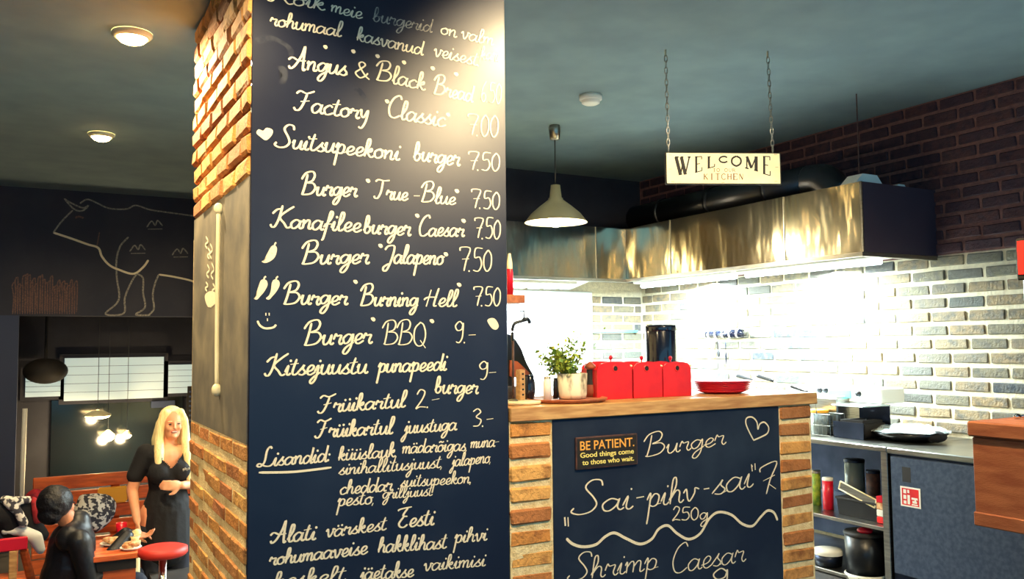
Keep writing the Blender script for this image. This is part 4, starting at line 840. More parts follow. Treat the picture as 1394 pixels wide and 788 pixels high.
A = at(1143, 660, XI); B = at(1192, 686, XI); d = (B - A).normalized(); nn = d.cross(Vector((1, 0, 0))).normalized()
bm = NB(); wv = Vector((.0, 0, 0)) + nn * .052
for e0, e1 in ((A - wv * .5, B - wv * .5), (A + wv * .5, B + wv * .5), (A - wv * .5, A + wv * .5), (B - wv * .5, B + wv * .5)): cyl(bm, e0, e1, .005, n=8)
obj('frame', bm, 'cream', t, True)
bm = NB(); poly_extrude(bm, [A - wv * .45, B - wv * .45, B + wv * .45, A + wv * .45], (.004, 0, 0)); obj('blade', bm, 'steel', t)
for k in range(4):
    pz = at(1203, 712, XI + .0); z = zs1 + k * .042
    bm = NB(); box(bm, (XI - .02, pz.y - .045, z), (XI + .12, pz.y + .035, z + .040), .004)
    props(obj('snack_packet', bm, ['red', 'white', 'food', 'red_plate'][k], loc=(XI, pz.y, z)), ['red packet at the bottom of the packet pile on the shelf', 'white packet, second in the packet pile on the shelf', 'tan packet, third in the packet pile on the shelf', 'dark red packet on top of the packet pile'][k], 'packet', 'packets by the shelf post')
can('glass_jar', 1165, 690, 625, 26, XI + .36, zs1, 'glass', 'large glass jar at the back of the upper shelf', 'jar', 'steel_dark')
can('tin_can', 1190, 690, 640, 18, XI + .36, zs1, 'rust', 'dark tin can at the back of the upper shelf', 'can', 'steel_dark')
can('lidded_bucket', 1131, 860, 748, 38, XI, .031, 'steel_dark', 'grey bucket with a white lid on the lower shelf', 'bucket', 'white', .03, .9)
t_, p_, r_, zt_ = can('dark_pot', 1182, 880, 724, 52, XI + .02, .031, 'black', 'large black pot with red marks on the lower shelf', 'pot', 'ink', .02, .92)
bm = NB(); ell(bm, (p_.x - .03, p_.y - .03, zt_ + .012), (.045, .05, .022)); obj('lid_grip', bm, 'red_plate', t_, True)
pq = at(1183, 790, XI - .03)
bm = NB(); lathe(bm, [(r_ * 1.0, pq.z - .01), (r_ * 1.06, pq.z + .008), (r_ * 1.06, pq.z + .022), (r_ * 1.0, pq.z + .03)], (p_.x, p_.y, 0), 28); obj('band', bm, 'white', t_, True)
# things on the steel worktop
ZW = ZS + .001
t, p, r, zt = can('glass_jar', 1117, 606, 557, 23, XF + .22, ZW, 'glass', 'square-shouldered glass jar with a yellow lid at the bar end', 'jar', 'yellow', .022)
p = U(1160, 604, 2, ZW)
t = thing('plastic_container', 'clear plastic container of dark food on the steel worktop', 'container', (p.x + .2, p.y + .1, ZW))
xa, ya_, yb_ = XF + .18, at(1135, 604, XF + .18).y, at(1176, 604, XF + .18).y; zt = at(1150, 552, XF + .18).z
bm = NB(); box(bm, (xa + .012, yb_ + .012, ZW + .003), (xa + .25, ya_ - .012, ZW + (zt - ZW) * .55), .02, seg=2); obj('food', bm, 'ink', t)
bm = NB(); poly_extrude(bm, [(xa + .25 + .012, yb_, ZW), (xa + .262, ya_, ZW), (xa + .262, ya_, zt), (xa + .262, yb_, zt)], (.006, 0, 0)); obj('wall', bm, 'steel_dark', t)
bm = NB(); box(bm, (xa, yb_, ZW), (xa + .006, ya_, ZW + (zt - ZW) * .5)); obj('wall', bm, 'steel_dark', t)
bm = NB(); box(bm, (xa - .006, yb_ - .006, zt - .006), (xa + .27, ya_ + .006, zt + .004), .003); obj('lid', bm, 'foil', t)
# crumpled film bowl with pan handle
pc = U(1238, 592, 2, ZW); pc = Vector((XF + .42, at(1240, 596, XF + .42).y, ZW)); r = rad(96, pc)
t = thing('wrapped_dish', 'dark dish covered in crumpled clear film on the steel worktop', 'dish', pc)
bm = NB(); lathe(bm, [(.001, ZW), (r * .5, ZW), (r * .9, ZW + .03), (r, ZW + .055), (r * .95, ZW + .055), (.001, ZW + .03)], (pc.x, pc.y, 0), 32); obj('dish', bm, 'black', t, True)
bm = NB(); n = 34; g = []
for i in range(9):
    ring = []
    for j in range(n):
        th = 2 * math.pi * j / n; rr = r * 1.04 * i / 8; x, y = pc.x + rr * math.cos(th), pc.y + rr * math.sin(th)
        ring.append(bm.verts.new((x, y, ZW + .062 + .04 * (1 - (i / 8) ** 2) + .018 * noise.noise(Vector((x * 22, y * 22, 0))) + (.010 * noise.noise(Vector((x * 60, y * 60, 4)))))))
    g.append(ring)
for a_, b_ in zip(g, g[1:]):
    for j in range(n): bm.faces.new((a_[j], a_[(j + 1) % n], b_[(j + 1) % n], b_[j]))
bmesh.ops.remove_doubles(bm, verts=bm.verts, dist=1e-5); obj('film', bm, 'foil', t, True)
bm = NB(); ell(bm, (pc.x - .02, pc.y - r * .85, ZW + .04), (.07, .06, .035)); obj('dark_cloth', bm, 'cloth_black', t, True)
bm = NB(); h = at(1180, 570, XF + .35); tube(bm, [(pc.x - .02, pc.y + r * .9, ZW + .05), (pc.x - .04, pc.y + r * 1.2, ZW + .06), h], .010, 8, .008); obj('handle', bm, 'black', t, True)
# fryer with basket handles on far steel table behind the bar
t = thing('fryer', 'white and aqua countertop fryer behind the bar end', 'fryer', (XF + .40, 4.25, ZW))
xa = XF + .28; ya_ = at(1060, 560, xa).y; yb_ = at(1184, 560, xa).y; zt = at(1120, 527, xa).z; zm = at(1120, 541, xa).z
bm = NB(); box(bm, (xa, yb_ + .26, ZW), (xa + .34, ya_, zm), .008); obj('body', bm, 'steel', t)
bm = NB(); box(bm, (xa + .12, yb_, zm - .03), (xa + .36, ya_, zt), .008); obj('control_box', bm, 'white', t)
y0 = at(1128, 535, xa + .115).y; y1 = at(1158, 535, xa + .115).y
bm = NB(); box(bm, (xa + .114, y1, zt - .075), (xa + .121, y0, zt - .02), .002); obj('aqua_panel', bm, 'aqua', t)
for px_ in (1115, 1123, 1168):
    k_ = at(px_, 536 if px_ > 1150 else 531, xa + .11); bm = NB(); lathe(bm, [(.001, -.02), (.016, -.02), (.02, 0)], (xa + .12, k_.y, k_.z), 16, dirm((1, 0, 0))); obj('dial', bm, 'black', t, True)
bm = NB(); box(bm, (xa + .02, yb_ + .28, zm), (xa + .11, ya_ - .03, zm + .012), .003); obj('tray', bm, 'foil', t)
for i, (a, b, c_) in enumerate([((1003, 511), (1024, 517.5), (1031, 531)), ((1031, 511.5), (1053, 518.5), (1062, 533)), ((1077, 525.5), (1099, 533.5), (1108, 543))]):
    xx = XF + .12
    A, B, C_ = at(*a, xx), at(*b, xx), at(*c_, xx)
    t = thing('fryer_basket', ['leftmost black-handled frying basket above the bar top', 'middle black-handled frying basket above the bar top', 'black-handled frying basket resting by the aqua control panel'][i], 'basket', C_, 'frying baskets behind the bar')
    bm = NB(); tube(bm, [A, (A + B) / 2, B], .013, 10, .011); obj('handle', bm, 'black', t, True)
    D = C_ + Vector((0, -.02, -.10)); bm = NB(); tube(bm, [B, C_, D], .004, 6); obj('wire', bm, 'steel', t, True)
    bm = NB()
    for u in range(7):
        for (q0, q1) in (((0, 0), (0, -.14)),):
            yy = D.y - .10 + u * .033; cyl(bm, (xx + .01, yy, D.z), (xx + .01, yy, max(ZW + .002, D.z - .14)), .0018, n=4); cyl(bm, (xx + .15, yy, D.z), (xx + .15, yy, max(ZW + .002, D.z - .14)), .0018, n=4)
    for z_ in (D.z, (D.z + ZW) / 2, max(ZW + .004, D.z - .14)):
        for e0, e1 in (((xx + .01, D.y - .1), (xx + .01, D.y + .1)), ((xx + .15, D.y - .1), (xx + .15, D.y + .1)), ((xx + .01, D.y - .1), (xx + .15, D.y - .1)), ((xx + .01, D.y + .1), (xx + .15, D.y + .1))): cyl(bm, (*e0, z_), (*e1, z_), .0024, n=4)
    obj('mesh_basket', bm, 'steel', t)
# wall-hung wrap dispenser and utensils
xw = XW - .09; A = at(963, 455.5, xw); B = at(1011, 453.5, xw); r = .5 * (at(985, 449, xw).z - at(985, 460, xw).z)
t = thing('utensil_rail', 'dark blue rail tube with hanging utensils on the pale brick wall', 'rail', (A + B) / 2)
bm = NB(); cyl(bm, A, B, r, n=16); obj('rail_tube', bm, 'blackgloss', t, True)
for k in range(5):
    p = A.lerp(B, .1 + .2 * k); bm = NB(); lathe(bm, [(r * 1.12, -.012), (r * 1.15, 0), (r * 1.12, .012)], p, 16, dirm(B - A)); obj('ring', bm, 'chrome', t, True)
for u in (.08, .9):
    p = A.lerp(B, u); bm = NB(); box(bm, (p.x, p.y - .01, p.z - .015), (XW - .012, p.y + .01, p.z + .015)); obj('bracket', bm, 'steel', t)
for i, (px_, m_, nm, lb, wd, ln) in enumerate([(968, 'wood', 'wooden_spatula', 'pale wooden spatula hanging from the wall rail', .028, .17), (975, 'wood_red', 'wooden_spoon', 'orange wooden spoon hanging from the wall rail', .022, .16), (980, 'black', 'black_ladle', 'short black ladle hanging beside the wooden spoon', .02, .14), (990, 'steel_dark', 'steel_skewer', 'thin dark steel hanging farther right on the wall rail', .008, .19)]):
    p = at(px_, 462, xw); p.z -= r * .2; z = p.z
    bm = NB(); tube(bm, [(p.x - .02, p.y, z - .01), (p.x - .02, p.y, z - ln * .6)], .004, 6, smooth=1); ell(bm, (p.x - .02, p.y, z - ln * .8), (.006, wd, ln * .26)); props(obj(nm, bm, m_, smooth=True, loc=(p.x - .02, p.y, z)), lb, 'utensil')
pk = at(961, 431, XW - .02); bm = NB(); box(bm, (XW - .03, pk.y - .04, pk.z - .025), (XW - .011, pk.y + .04, pk.z + .02), .005); props(obj('wall_hook', bm, 'aqua', loc=(XW - .02, pk.y, pk.z)), 'small blue-green hook plate on the brick wall above the rail', 'hook')
# pipe rail on the back wall
A = U(690, 456, 1, YW - .05); B = U(868, 451, 1, YW - .05)
t = thing('wall_rail', 'thin horizontal steel rail along the kitchen back wall', 'rail', (A + B) / 2)
bm = NB(); cyl(bm, (xt, YW - .05, B.z), B, .014, n=8); obj('bar', bm, 'aqua', t, True)
bm = NB(); box(bm, (B.x - .02, YW - .06, B.z - .02), (B.x, YW - .012, B.z + .02)); obj('bracket', bm, 'steel', t)
# wall switch boxes
bm = NB(); p = U(958, 395, 0, XW - .02)
# ================================================================== WOODEN HATCH AND LIT DISPLAY (right edge)
XO = 3.0; ya = U(1322, 573, 0, XO).y; zt = U(1322, 573, 0, XO).z; zb_ = U(1329, 715, 0, XO).z
t = thing('serving_box', 'reddish wooden box counter with a lipped top at the right edge', 'counter', (XO + .3, ya - .4, 0))
bm = NB(); box(bm, (XO - .012, ya - 1.0, zt - .055), (XO + .5, ya + .012, zt), .006); obj('lid', bm, 'wood_red', t)
bm = NB(); box(bm, (XO, ya - .98, zb_), (XO + .48, ya, zt - .057), .004); obj('box', bm, 'wood_red', t)
bm = NB(); box(bm, (XO - .005, ya - .985, zb_), (XO + .02, ya + .004, zb_ + .05), .004); obj('skirting', bm, 'wood_red', t)
for x, y in ((XO + .05, ya - .93), (XO + .38, ya - .93), (XO + .38, ya - .12)):
    bm = NB(); box(bm, (x, y, 0), (x + .06, y + .06, zb_), .003); obj('leg', bm, 'wood_red', t)
zt += .001
pA = U(1389, 450, 1, 1.86)
t = thing('upright_display', 'black upright display with a red lit panel at the right edge', 'display', (pA.x + .15, 1.80, zt))
z1 = U(1388, 325, 1, 1.86).z; x0 = U(1386, 340, 1, 1.86).x
bm = NB(); box(bm, (x0 + .014, 1.72, zt), (x0 + .32, 1.86, U(1388, 381, 1, 1.86).z + .01), .008); obj('body', bm, 'black', t)
z2 = U(1388, 381, 1, 1.86).z
bm = NB(); box(bm, (x0, 1.71, z2), (x0 + .33, 1.87, z1), .004); obj('bezel', bm, 'ink', t)
bm = NB(); box(bm, (x0 - .003, 1.73, z2 + .02), (x0 + .0, 1.862, z1 - .01), .0005); obj('lit_panel', bm, 'redglow', t)
p = U(1362, 569, 2, zt); p.y = min(p.y, ya - .06); bm = NB(); tube(bm, [(p.x, p.y, zt + .008), (p.x + .03, p.y - .02, zt + .014), (p.x + .07, p.y - .03, zt + .008)], .005, 6); ell(bm, (p.x, p.y, zt + .011), (.02, .012, .010)); props(obj('metal_spoon', bm, 'chrome', smooth=True, loc=(p.x, p.y, zt)), 'small chrome spoon lying on the wooden box counter', 'spoon')
# ================================================================== DINING SIDE
# windows with blinds in the niche wall
for i, (a, b, y0, y1, lb) in enumerate([(88, 222, 487, 541, 1), (229, 300, 496, 533, 2), (35, 82, 505, 539, 3)]):
    p0 = U(a, y0, 1, YN - .03); p1 = U(b, y1, 1, YN - .03)
    s = struct_root('window_%d' % (i + 1), (p0.x, YN, p1.z))
    bm = NB(); box(bm, (p0.x - .05, YN - .04, p1.z - .04), (p1.x + .05, YN - .001, p0.z + .04)); obj('window_frame', bm, 'wall_dark', s)
    n = 5; hgt = (p0.z - p1.z) / n
    for k in range(n):
        bm = NB(); rr = Matrix.Rotation(.12, 3, 'X'); box(bm, (p0.x, YN - .055, p1.z + k * hgt), (p1.x, YN - .048, p1.z + (k + 1) * hgt - .004), .001, None); obj('blind_slat', bm, 'blind', s)
p = U(62, 505, 1, YN - .25); t = thing('ceiling_speaker', 'dark rounded loudspeaker hanging in front of the small left window', 'speaker', p)
bm = NB(); ell(bm, p, (.22, .16, .14), 24, 14); obj('body', bm, 'ink', t, True)
bm = NB(); cyl(bm, p + Vector((0, 0, .12)), (p.x, p.y, H), .015); obj('hanger', bm, 'ink', t)
# dark glass panel reflecting lamps, on the niche wall
a = U(70, 545, 1, YN - .02); b = U(262, 640, 1, YN - .02)
t = thing('dark_glass_panel', 'dark glass panel on the wall above the bench back', 'panel', ((a.x + b.x) / 2, YN - .02, a.z))
bm = NB(); box(bm, (a.x, YN - .03, b.z), (b.x - .12, YN - .004, a.z), .003); obj('pane', bm, 'smoke', t)
# lamps added as stand-ins for three reflections in the dark glass
for i, (px, py, w_, y_, lb) in enumerate([(133, 566, 34, YN - .55, 'wide flat lamp added for the highest of three glass reflections'), (147, 594, 17, YN - .4, 'small lamp added for the lower left of three glass reflections'), (173, 592, 12, YN - .4, 'smallest lamp added for the lower right of three glass reflections')]):
    p = U(px, py, 1, y_); r = rad(w_, p); t = thing('reflection_lamp', lb, 'lamp', p, 'added lamps standing for reflections in the dark glass')
    hh_ = .05 if i == 0 else r * .8
    bm = NB(); lathe(bm, [(r, p.z), (r * .98, p.z + hh_ * .4), (r * .5, p.z + hh_), (.015, p.z + hh_ * 1.3)], (p.x, p.y, 0), 24); obj('shade', bm, 'cream', t, True)
    bm = NB(); ell(bm, (p.x, p.y, p.z), (r * .92, r * .92, r * (.25 if i == 0 else .8))); obj('bulb', bm, 'lampglow', t, True)
    bm = NB(); cyl(bm, (p.x, p.y, p.z + hh_), (p.x, p.y, H), .003, n=6); obj('cord', bm, 'black', t)
    light('reflection_bulb', 'POINT', (p.x, p.y - .12, p.z - .12), None, 22, WARM, .05, parent=t)
# bench along the niche wall
yb = 8.2; t0 = U(45, 652, 1, yb); t1 = U(188, 639, 1, yb); zb1 = (t0.z + t1.z) / 2
t = thing('wooden_bench', 'long orange wooden bench of planks along the dining wall', 'bench', (.8, yb, FD))
x0, x1 = t0.x, 2.0
n = 4; hp = (zb1 - (FD + .42)) / n
if hp < .08: n = 3; hp = (zb1 - (FD + .3)) / 3
for k in range(n):
    bm = NB(); z = zb1 - (k + 1) * hp + .018; box(bm, (x0, yb - .03 * k * .5, z), (x1, yb + .035 - .03 * k * .5, z + hp - .02), .006); obj('back_plank', bm, 'wood_bench', t)
zs_ = FD + .42
for k in range(4):
    bm = NB(); y = yb - .16 - k * .125; box(bm, (x0, y, zs_ - .04), (x1, y + .115, zs_), .006); obj('seat_plank', bm, 'wood_bench', t)
for k in range(3):
    bm = NB(); z = FD + .02 + k * .12; box(bm, (x0, yb - .53, z), (x1, yb - .50, z + .11), .004); obj('front_plank', bm, 'wood_bench', t)
for x in (x0 + .1, .6, 1.5):
    bm = NB(); box(bm, (x, yb + .04, FD), (x + .07, yb + .10, zb1 - .02), .004); obj('post', bm, 'wood_bench', t)
a = U(133, 664, 1, yb - .06); b = U(173, 683, 1, yb - .06)
bm = NB(); rr = Matrix.Rotation(-.10, 3, 'Y'); vs = box(bm, (a.x, yb - .07, b.z), (b.x, yb - .045, a.z), .010, None, 2); props(obj('yellow_cushion', bm, 'yellow', loc=(a.x, yb - .06, b.z)), 'small yellow cushion against the bench back', 'cushion')
a = U(52, 672, 1, yb - .15); 
bm = NB(); ell(bm, U(48, 686, 1, yb - .3), (.09, .06, .12), 20, 12); props(obj('red_cushion', bm, 'scarf_red', smooth=True, loc=U(48, 686, 1, yb - .3)), 'dull red cushion leaning at the left end of the bench', 'cushion')
# white pole
a = U(34, 556, 1, YB - .1); b = U(29, 658, 1, YB - .1)
bm = NB(); cyl(bm, (b.x, YB - .1, FD), (a.x, YB - .1, a.z), .022, n=12); props(obj('white_pole', bm, 'white', smooth=True, loc=(b.x, YB - .1, FD)), 'slim white pole standing before the bulkhead jamb', 'pole')
# slatted vent behind the woman
for_s = thing('slatted_panel', 'dark slatted panel on the wall behind the woman', 'panel', U(264, 545, 1, YN - .05))
a = U(258, 528, 1, YN - .08); b = U(280, 572, 1, YN - .08)
bm = NB(); box(bm, (a.x - .02, YN - .06, b.z - .02), (b.x + .1, YN - .002, a.z + .02)); obj('backing', bm, 'ink', for_s)
for k in range(7):
    z = b.z + (a.z - b.z) * k / 7; bm = NB(); box(bm, (a.x, YN - .09, z), (b.x + .08, YN - .06, z + .022), .002); obj('slat', bm, 'wall_blue', for_s)
a = U(206, 546, 1, YN - .06); bm = NB(); b = U(238, 554, 1, YN - .06); box(bm, (a.x, YN - .08, b.z), (b.x, YN - .04, a.z), .004); props(obj('wall_heater', bm, 'wall_blue', loc=(a.x, YN - .06, b.z)), 'small grey wall unit above the woman\'s head', 'wall unit')
# dining table
DT = lambda px, py: U(px, py, 2, FD + .74)
a = DT(122, 759); b = DT(196, 751)
yt0 = (a.y + b.y) / 2; x0 = a.x + .0; x1 = b.x; zt = FD + .74
t = thing('dining_table', 'orange wooden dining table with plates by the seated person', 'table', ((x0 + x1) / 2, yt0 + .3, FD))
for k in range(4):
    bm = NB(); y = yt0 + k * .13; box(bm, (x0, y, zt - .035), (x1, y + .125, zt), .004); obj('top_plank', bm, 'wood_bench', t)
bm = NB(); box(bm, (x0 + .04, yt0 + .03, zt - .10), (x1 - .04, yt0 + .05, zt - .036)); obj('apron', bm, 'ink', t)
bm = NB(); box(bm, (x0 + .04, yt0 + .05, FD + .05), (x1 - .04, yt0 + .075, zt - .036)); obj('end_panel', bm, 'wood_bench', t)
for x, y in ((x0 + .05, yt0 + .08), (x1 - .11, yt0 + .08), (x0 + .05, yt0 + .44), (x1 - .11, yt0 + .44)):
    bm = NB(); box(bm, (x, y, FD), (x + .06, y + .06, zt - .036), .003); obj('leg', bm, 'wood_bench', t)
def plate(px, py, w_, lb, food=True):
    p = DT(px, py); r = rad(w_, p); t = thing('dinner_plate', lb, 'plate', (p.x, p.y, zt + .001), 'plates of food on the dining table')
    bm = NB(); lathe(bm, [(.001, zt + .001), (r * .6, zt + .001), (r, zt + .016), (r * .97, zt + .019), (r * .6, zt + .008), (.001, zt + .007)], (p.x, p.y, 0), 28); obj('dish', bm, 'white', t, True)
    if food:
        bm = NB()
        for k in range(9): ell(bm, (p.x + R_.uniform(-.45, .45) * r, p.y + R_.uniform(-.45, .45) * r, zt + .022 + R_.uniform(0, .02)), (.03, .022, .016), 8, 6, Matrix.Rotation(R_.uniform(0, 3), 3, 'Z'))
        props(obj('food', bm, 'food', t, True), kind='stuff')
plate(152, 742, 30, 'white plate of food close to the seated person'); plate(178, 748, 28, 'white plate at the near corner of dining table'); plate(170, 736, 20, 'small white plate farther back on the dining table')
for px, py, m_, lb in ((184, 742, 'towel', 'pale bread bowl near the woman on the dining table'),):
    p = DT(px, py); r = rad(13, p); bm = NB(); lathe(bm, [(.001, zt + .001), (r * .6, zt + .001), (r, zt + .06), (r * .9, zt + .06), (.001, zt + .03)], (p.x, p.y, 0), 20); props(obj('bowl', bm, m_, smooth=True, loc=(p.x, p.y, zt)), lb, 'bowl')
p = DT(166, 732); bm = NB(); lathe(bm, [(.001, zt + .001), (.03, zt + .001), (.035, zt + .09), (.031, zt + .09), (.001, zt + .01)], (p.x, p.y + .05, 0), 20); props(obj('tumbler', bm, 'red_plate', smooth=True, loc=(p.x, p.y + .05, zt)), 'small red tumbler at the back of the dining table', 'tumbler')
# flowers/patterned scarf heap on the far table edge -> patterned cushion on bench seat
p = U(126, 697, 1, yb - .38); bm = NB(); ell(bm, p, (.16, .10, .15), 24, 16)
for v in bm.verts: v.co += (v.co - p).normalized() * .03 * noise.noise(v.co * 14)
props(obj('patterned_cushion', bm, 'scarf', smooth=True, loc=p), 'black and white patterned cushion behind the seated person', 'cushion')
# bar stool in front of the woman
sc_ = U(222, 748, 2, FD + .78); r = rad(64, sc_)
t = thing('bar_stool', 'round red bar stool with a chrome post in front of the standing woman', 'stool', (sc_.x, sc_.y, FD))
zz = FD + .78
bm = NB(); lathe(bm, [(.001, zz - .03), (r * .9, zz - .035), (r, zz - .02), (r * .99, zz + .01), (r * .8, zz + .02), (.001, zz + .022)], (sc_.x, sc_.y, 0), 36); obj('seat', bm, 'stool_red', t, True)
bm = NB(); cyl(bm, (sc_.x, sc_.y, FD + .02), (sc_.x, sc_.y, zz - .03), .022, n=16); obj('post', bm, 'chrome', t, True)
bm = NB(); lathe(bm, [(.001, FD), (.2, FD), (.19, FD + .012), (.03, FD + .03)], (sc_.x, sc_.y, 0), 32); obj('foot', bm, 'chrome', t, True)
bm = NB(); tube(bm, [(sc_.x + .14 * math.cos(q), sc_.y + .14 * math.sin(q), FD + .3) for q in [k * math.pi / 6 for k in range(13)]], .008, 6, smooth=2); cyl(bm, (sc_.x - .14, sc_.y, FD + .3), (sc_.x + .14, sc_.y, FD + .3), .006, n=6); obj('foot_ring', bm, 'chrome', t, True)
# ------------------------------------------------------------------ people
def cone(bm, a, b, ra, rb):
    a = Vector(a); b = Vector(b); cyl(bm, a, b, ra, rb, 14); ell(bm, a, (ra,) * 3, 14, 10); ell(bm, b, (rb,) * 3, 14, 10)
def limb(bm, pts, rs):
    for (a, b, r0, r1) in zip(pts, pts[1:], rs, rs[1:]): cone(bm, a, b, r0, r1)
def merged(name, bm, m, parent, T_, vox=.008, it=4):
    """one continuous surface from overlapping volumes"""
    for v in bm.verts: v.co = T_ @ v.co
    o = obj(name, bm, m, parent, True)
    md = o.modifiers.new('r', 'REMESH'); md.mode = 'VOXEL'; md.voxel_size = vox; md.use_smooth_shade = True
    ms = o.modifiers.new('s', 'SMOOTH'); ms.iterations = it; ms.factor = .5
    bpy.context.view_layer.update()
    me = bpy.data.meshes.new_from_object(o.evaluated_get(bpy.context.evaluated_depsgraph_get()))
    o.modifiers.clear(); old = o.data; o.data = me; bpy.data.meshes.remove(old); me.name = name
    for p in me.polygons: p.use_smooth = True
    return o
def hand(bm, wrist, palm_dir, side, curl=.5, s=1.0, palm_n=None):
    d = Vector(palm_dir).normalized(); sd = Vector(side); sd = (sd - d * sd.dot(d)).normalized(); nn = d.cross(sd) if palm_n is None else Vector(palm_n)
    w0 = Vector(wrist); pc = w0 + d * .045 * s
    M3 = Matrix((sd, nn, d)).transposed(); ell(bm, pc, (.040 * s, .017 * s, .052 * s), 14, 10, M3)
    for i, (off, ln) in enumerate([(-.028, .068), (-.009, .078), (.010, .074), (.028, .058)]):
        b = w0 + d * .085 * s + sd * off * s; d2 = (d * math.cos(curl * .6) + nn * math.sin(curl * .6)); d3 = (d * math.cos(curl * 1.6) + nn * math.sin(curl * 1.6))
        m_ = b + d2 * ln * .5 * s; e = m_ + d3 * ln * .5 * s; limb(bm, [b - d * .02 * s, b, m_, e], [.0098 * s, .0096 * s, .0088 * s, .0072 * s])
    b = w0 + d * .025 * s - sd * .030 * s; m_ = b + (d * .6 - sd * .7).normalized() * .035 * s; e = m_ + (d * .9 - sd * .2 + nn * .3).normalized() * .030 * s
    limb(bm, [b, m_, e], [.013 * s, .0105 * s, .0085 * s])
def head(bm, c, s=1.0, nose=True):
    c = Vector(c); ell(bm, c + Vector((0, .012, .02)) * s, (.074 * s, .092 * s, .098 * s), 20, 16); ell(bm, c + Vector((0, -.028, -.052)) * s, (.052 * s, .052 * s, .062 * s), 16, 12)
    if nose:
        cone(bm, c + Vector((0, -.088, .012)) * s, c + Vector((0, -.104, -.026)) * s, .007 * s, .0125 * s)
        for k in (-1, 1): ell(bm, c + Vector((.075 * k, .008, -.01)) * s, (.010 * s, .018 * s, .030 * s), 10, 8); ell(bm, c + Vector((.034 * k, -.060, -.025)) * s, (.022 * s, .024 * s, .022 * s), 12, 8)
        ell(bm, c + Vector((0, -.074, -.085)) * s, (.020 * s, .018 * s, .016 * s), 12, 8)
# woman: stands facing the camera
yw = 6.35; fw = U(228, 700, 1, yw); zt = U(232, 553, 1, yw).z
WX, WH = fw.x, zt - FD; s = WH / 1.68
wt = thing('person', 'smiling blonde woman in black dress standing beside the brick pillar', 'person', (WX, yw, FD))
TW = Matrix.Translation((WX, yw, FD)) @ Matrix.Rotation(.06, 4, 'Z') @ Matrix.Scale(s, 4)
bm = NB()
hc = Vector((.02, -.01, 1.555)); head(bm, hc)
limb(bm, [(.01, .02, 1.36), (.015, .012, 1.50)], [.050, .048])                       # neck
limb(bm, [(0, .02, 1.30), (0, .01, 1.10), (0, .02, .95)], [.125, .105, .135])
ell(bm, (0, .01, 1.30), (.165, .10, .12))
for k in (-1, 1):
    ell(bm, (k * .07, -.075, 1.22), (.062, .052, .062)); limb(bm, [(k * .085, .02, .92), (k * .09, .0, .50), (k * .09, .03, .09)], [.10, .062, .040]); ell(bm, (k * .09, -.04, .035), (.042, .11, .034))
limb(bm, [(-.165, .02, 1.36), (-.235, .03, 1.10), (-.215, -.08, .90)], [.050, .040, .026]); hand(bm, (-.213, -.09, .885), (.02, -.25, -1), (0, 1, 0), .7)
limb(bm, [(.165, .02, 1.36), (.215, .03, 1.10), (.06, -.17, 1.13)], [.050, .042, .028]); hand(bm, (.055, -.175, 1.132), (-1, -.25, .10), (0, 0, 1), .8)
body = merged('body', bm, 'skin', wt, TW, .0075)
bm = NB()
limb(bm, [(0, .02, 1.28), (0, .01, 1.10), (0, .02, .95), (0, .02, .70)], [.150, .128, .165, .175])
ell(bm, (0, .012, 1.325), (.175, .115, .10))
for k in (-1, 1): ell(bm, (k * .07, -.072, 1.22), (.080, .075, .082)); limb(bm, [(k * .150, .02, 1.355), (k * .215, .028, 1.20)], [.066, .060])
dress = merged('dress', bm, 'cloth_black', wt, TW, .008, 3)
# cut the neckline: faces above the collar curve are removed
bm = bmesh.new(); bm.from_mesh(dress.data); inv = TW.inverted()
kill = [v for v in bm.verts if (lambda q: (q.z > 1.355 - .10 * max(0, 1 - abs(q.x) / .085) and abs(q.x) < .085 and q.y < .04) or q.z > 1.42)(inv @ (v.co + wl(dress)))]
bmesh.ops.delete(bm, geom=kill, context='VERTS'); bm.to_mesh(dress.data); bm.free()
bm = NB()
for k in (-1, 1): limb(bm, [(k * .085, .02, .80), (k * .09, .0, .50), (k * .09, .03, .10)], [.108, .072, .052])
merged('trousers', bm, 'denim', wt, TW, .012, 2)
bm = NB()
for k in (-1, 1): ell(bm, (k * .09, -.04, .035), (.050, .122, .042)); 
merged('shoes', bm, 'black', wt, TW, .01, 2)
bm = NB()
ell(bm, hc + Vector((0, .030, .040)), (.088, .098, .090), 20, 14)
for k in (-1, 1):
    limb(bm, [hc + Vector((k * .05, -.035, .085)), hc + Vector((k * .082, -.02, .02)), hc + Vector((k * .090, -.015, -.10)), hc + Vector((k * .095, -.06, -.22)), hc + Vector((k * .10, -.10, -.34 - (.05 if k > 0 else 0)))], [.028, .028, .034, .036, .020])
    limb(bm, [hc + Vector((k * .06, .04, .0)), hc + Vector((k * .08, .06, -.12)), hc + Vector((k * .09, .06, -.26))], [.045, .05, .03])
limb(bm, [hc + Vector((0, .07, .02)), hc + Vector((0, .09, -.12)), hc + Vector((0, .10, -.26))], [.06, .065, .04])
merged('hair', bm, 'hair', wt, TW, .009, 3)
def small(name, m, pts, parent=wt, T_=TW):
    bm = NB()
    for c_, r_ in pts: ell(bm, c_, r_, 12, 8)
    for v in bm.verts: v.co = T_ @ v.co
    return obj(name, bm, m, parent, True)
small('eye', 'eye', [(hc + Vector((-.030, -.083, .004)), (.011, .006, .005))]); small('eye', 'eye', [(hc + Vector((.030, -.083, .004)), (.011, .006, .005))])
small('eyebrow', 'hair', [(hc + Vector((-.031, -.086, .024)), (.016, .005, .003))]); small('eyebrow', 'hair', [(hc + Vector((.031, -.086, .024)), (.016, .005, .003))])
small('mouth', 'lip', [(hc + Vector((0, -.082, -.052)), (.024, .008, .008))]); small('teeth', 'white', [(hc + Vector((0, -.089, -.051)), (.017, .003, .004))])
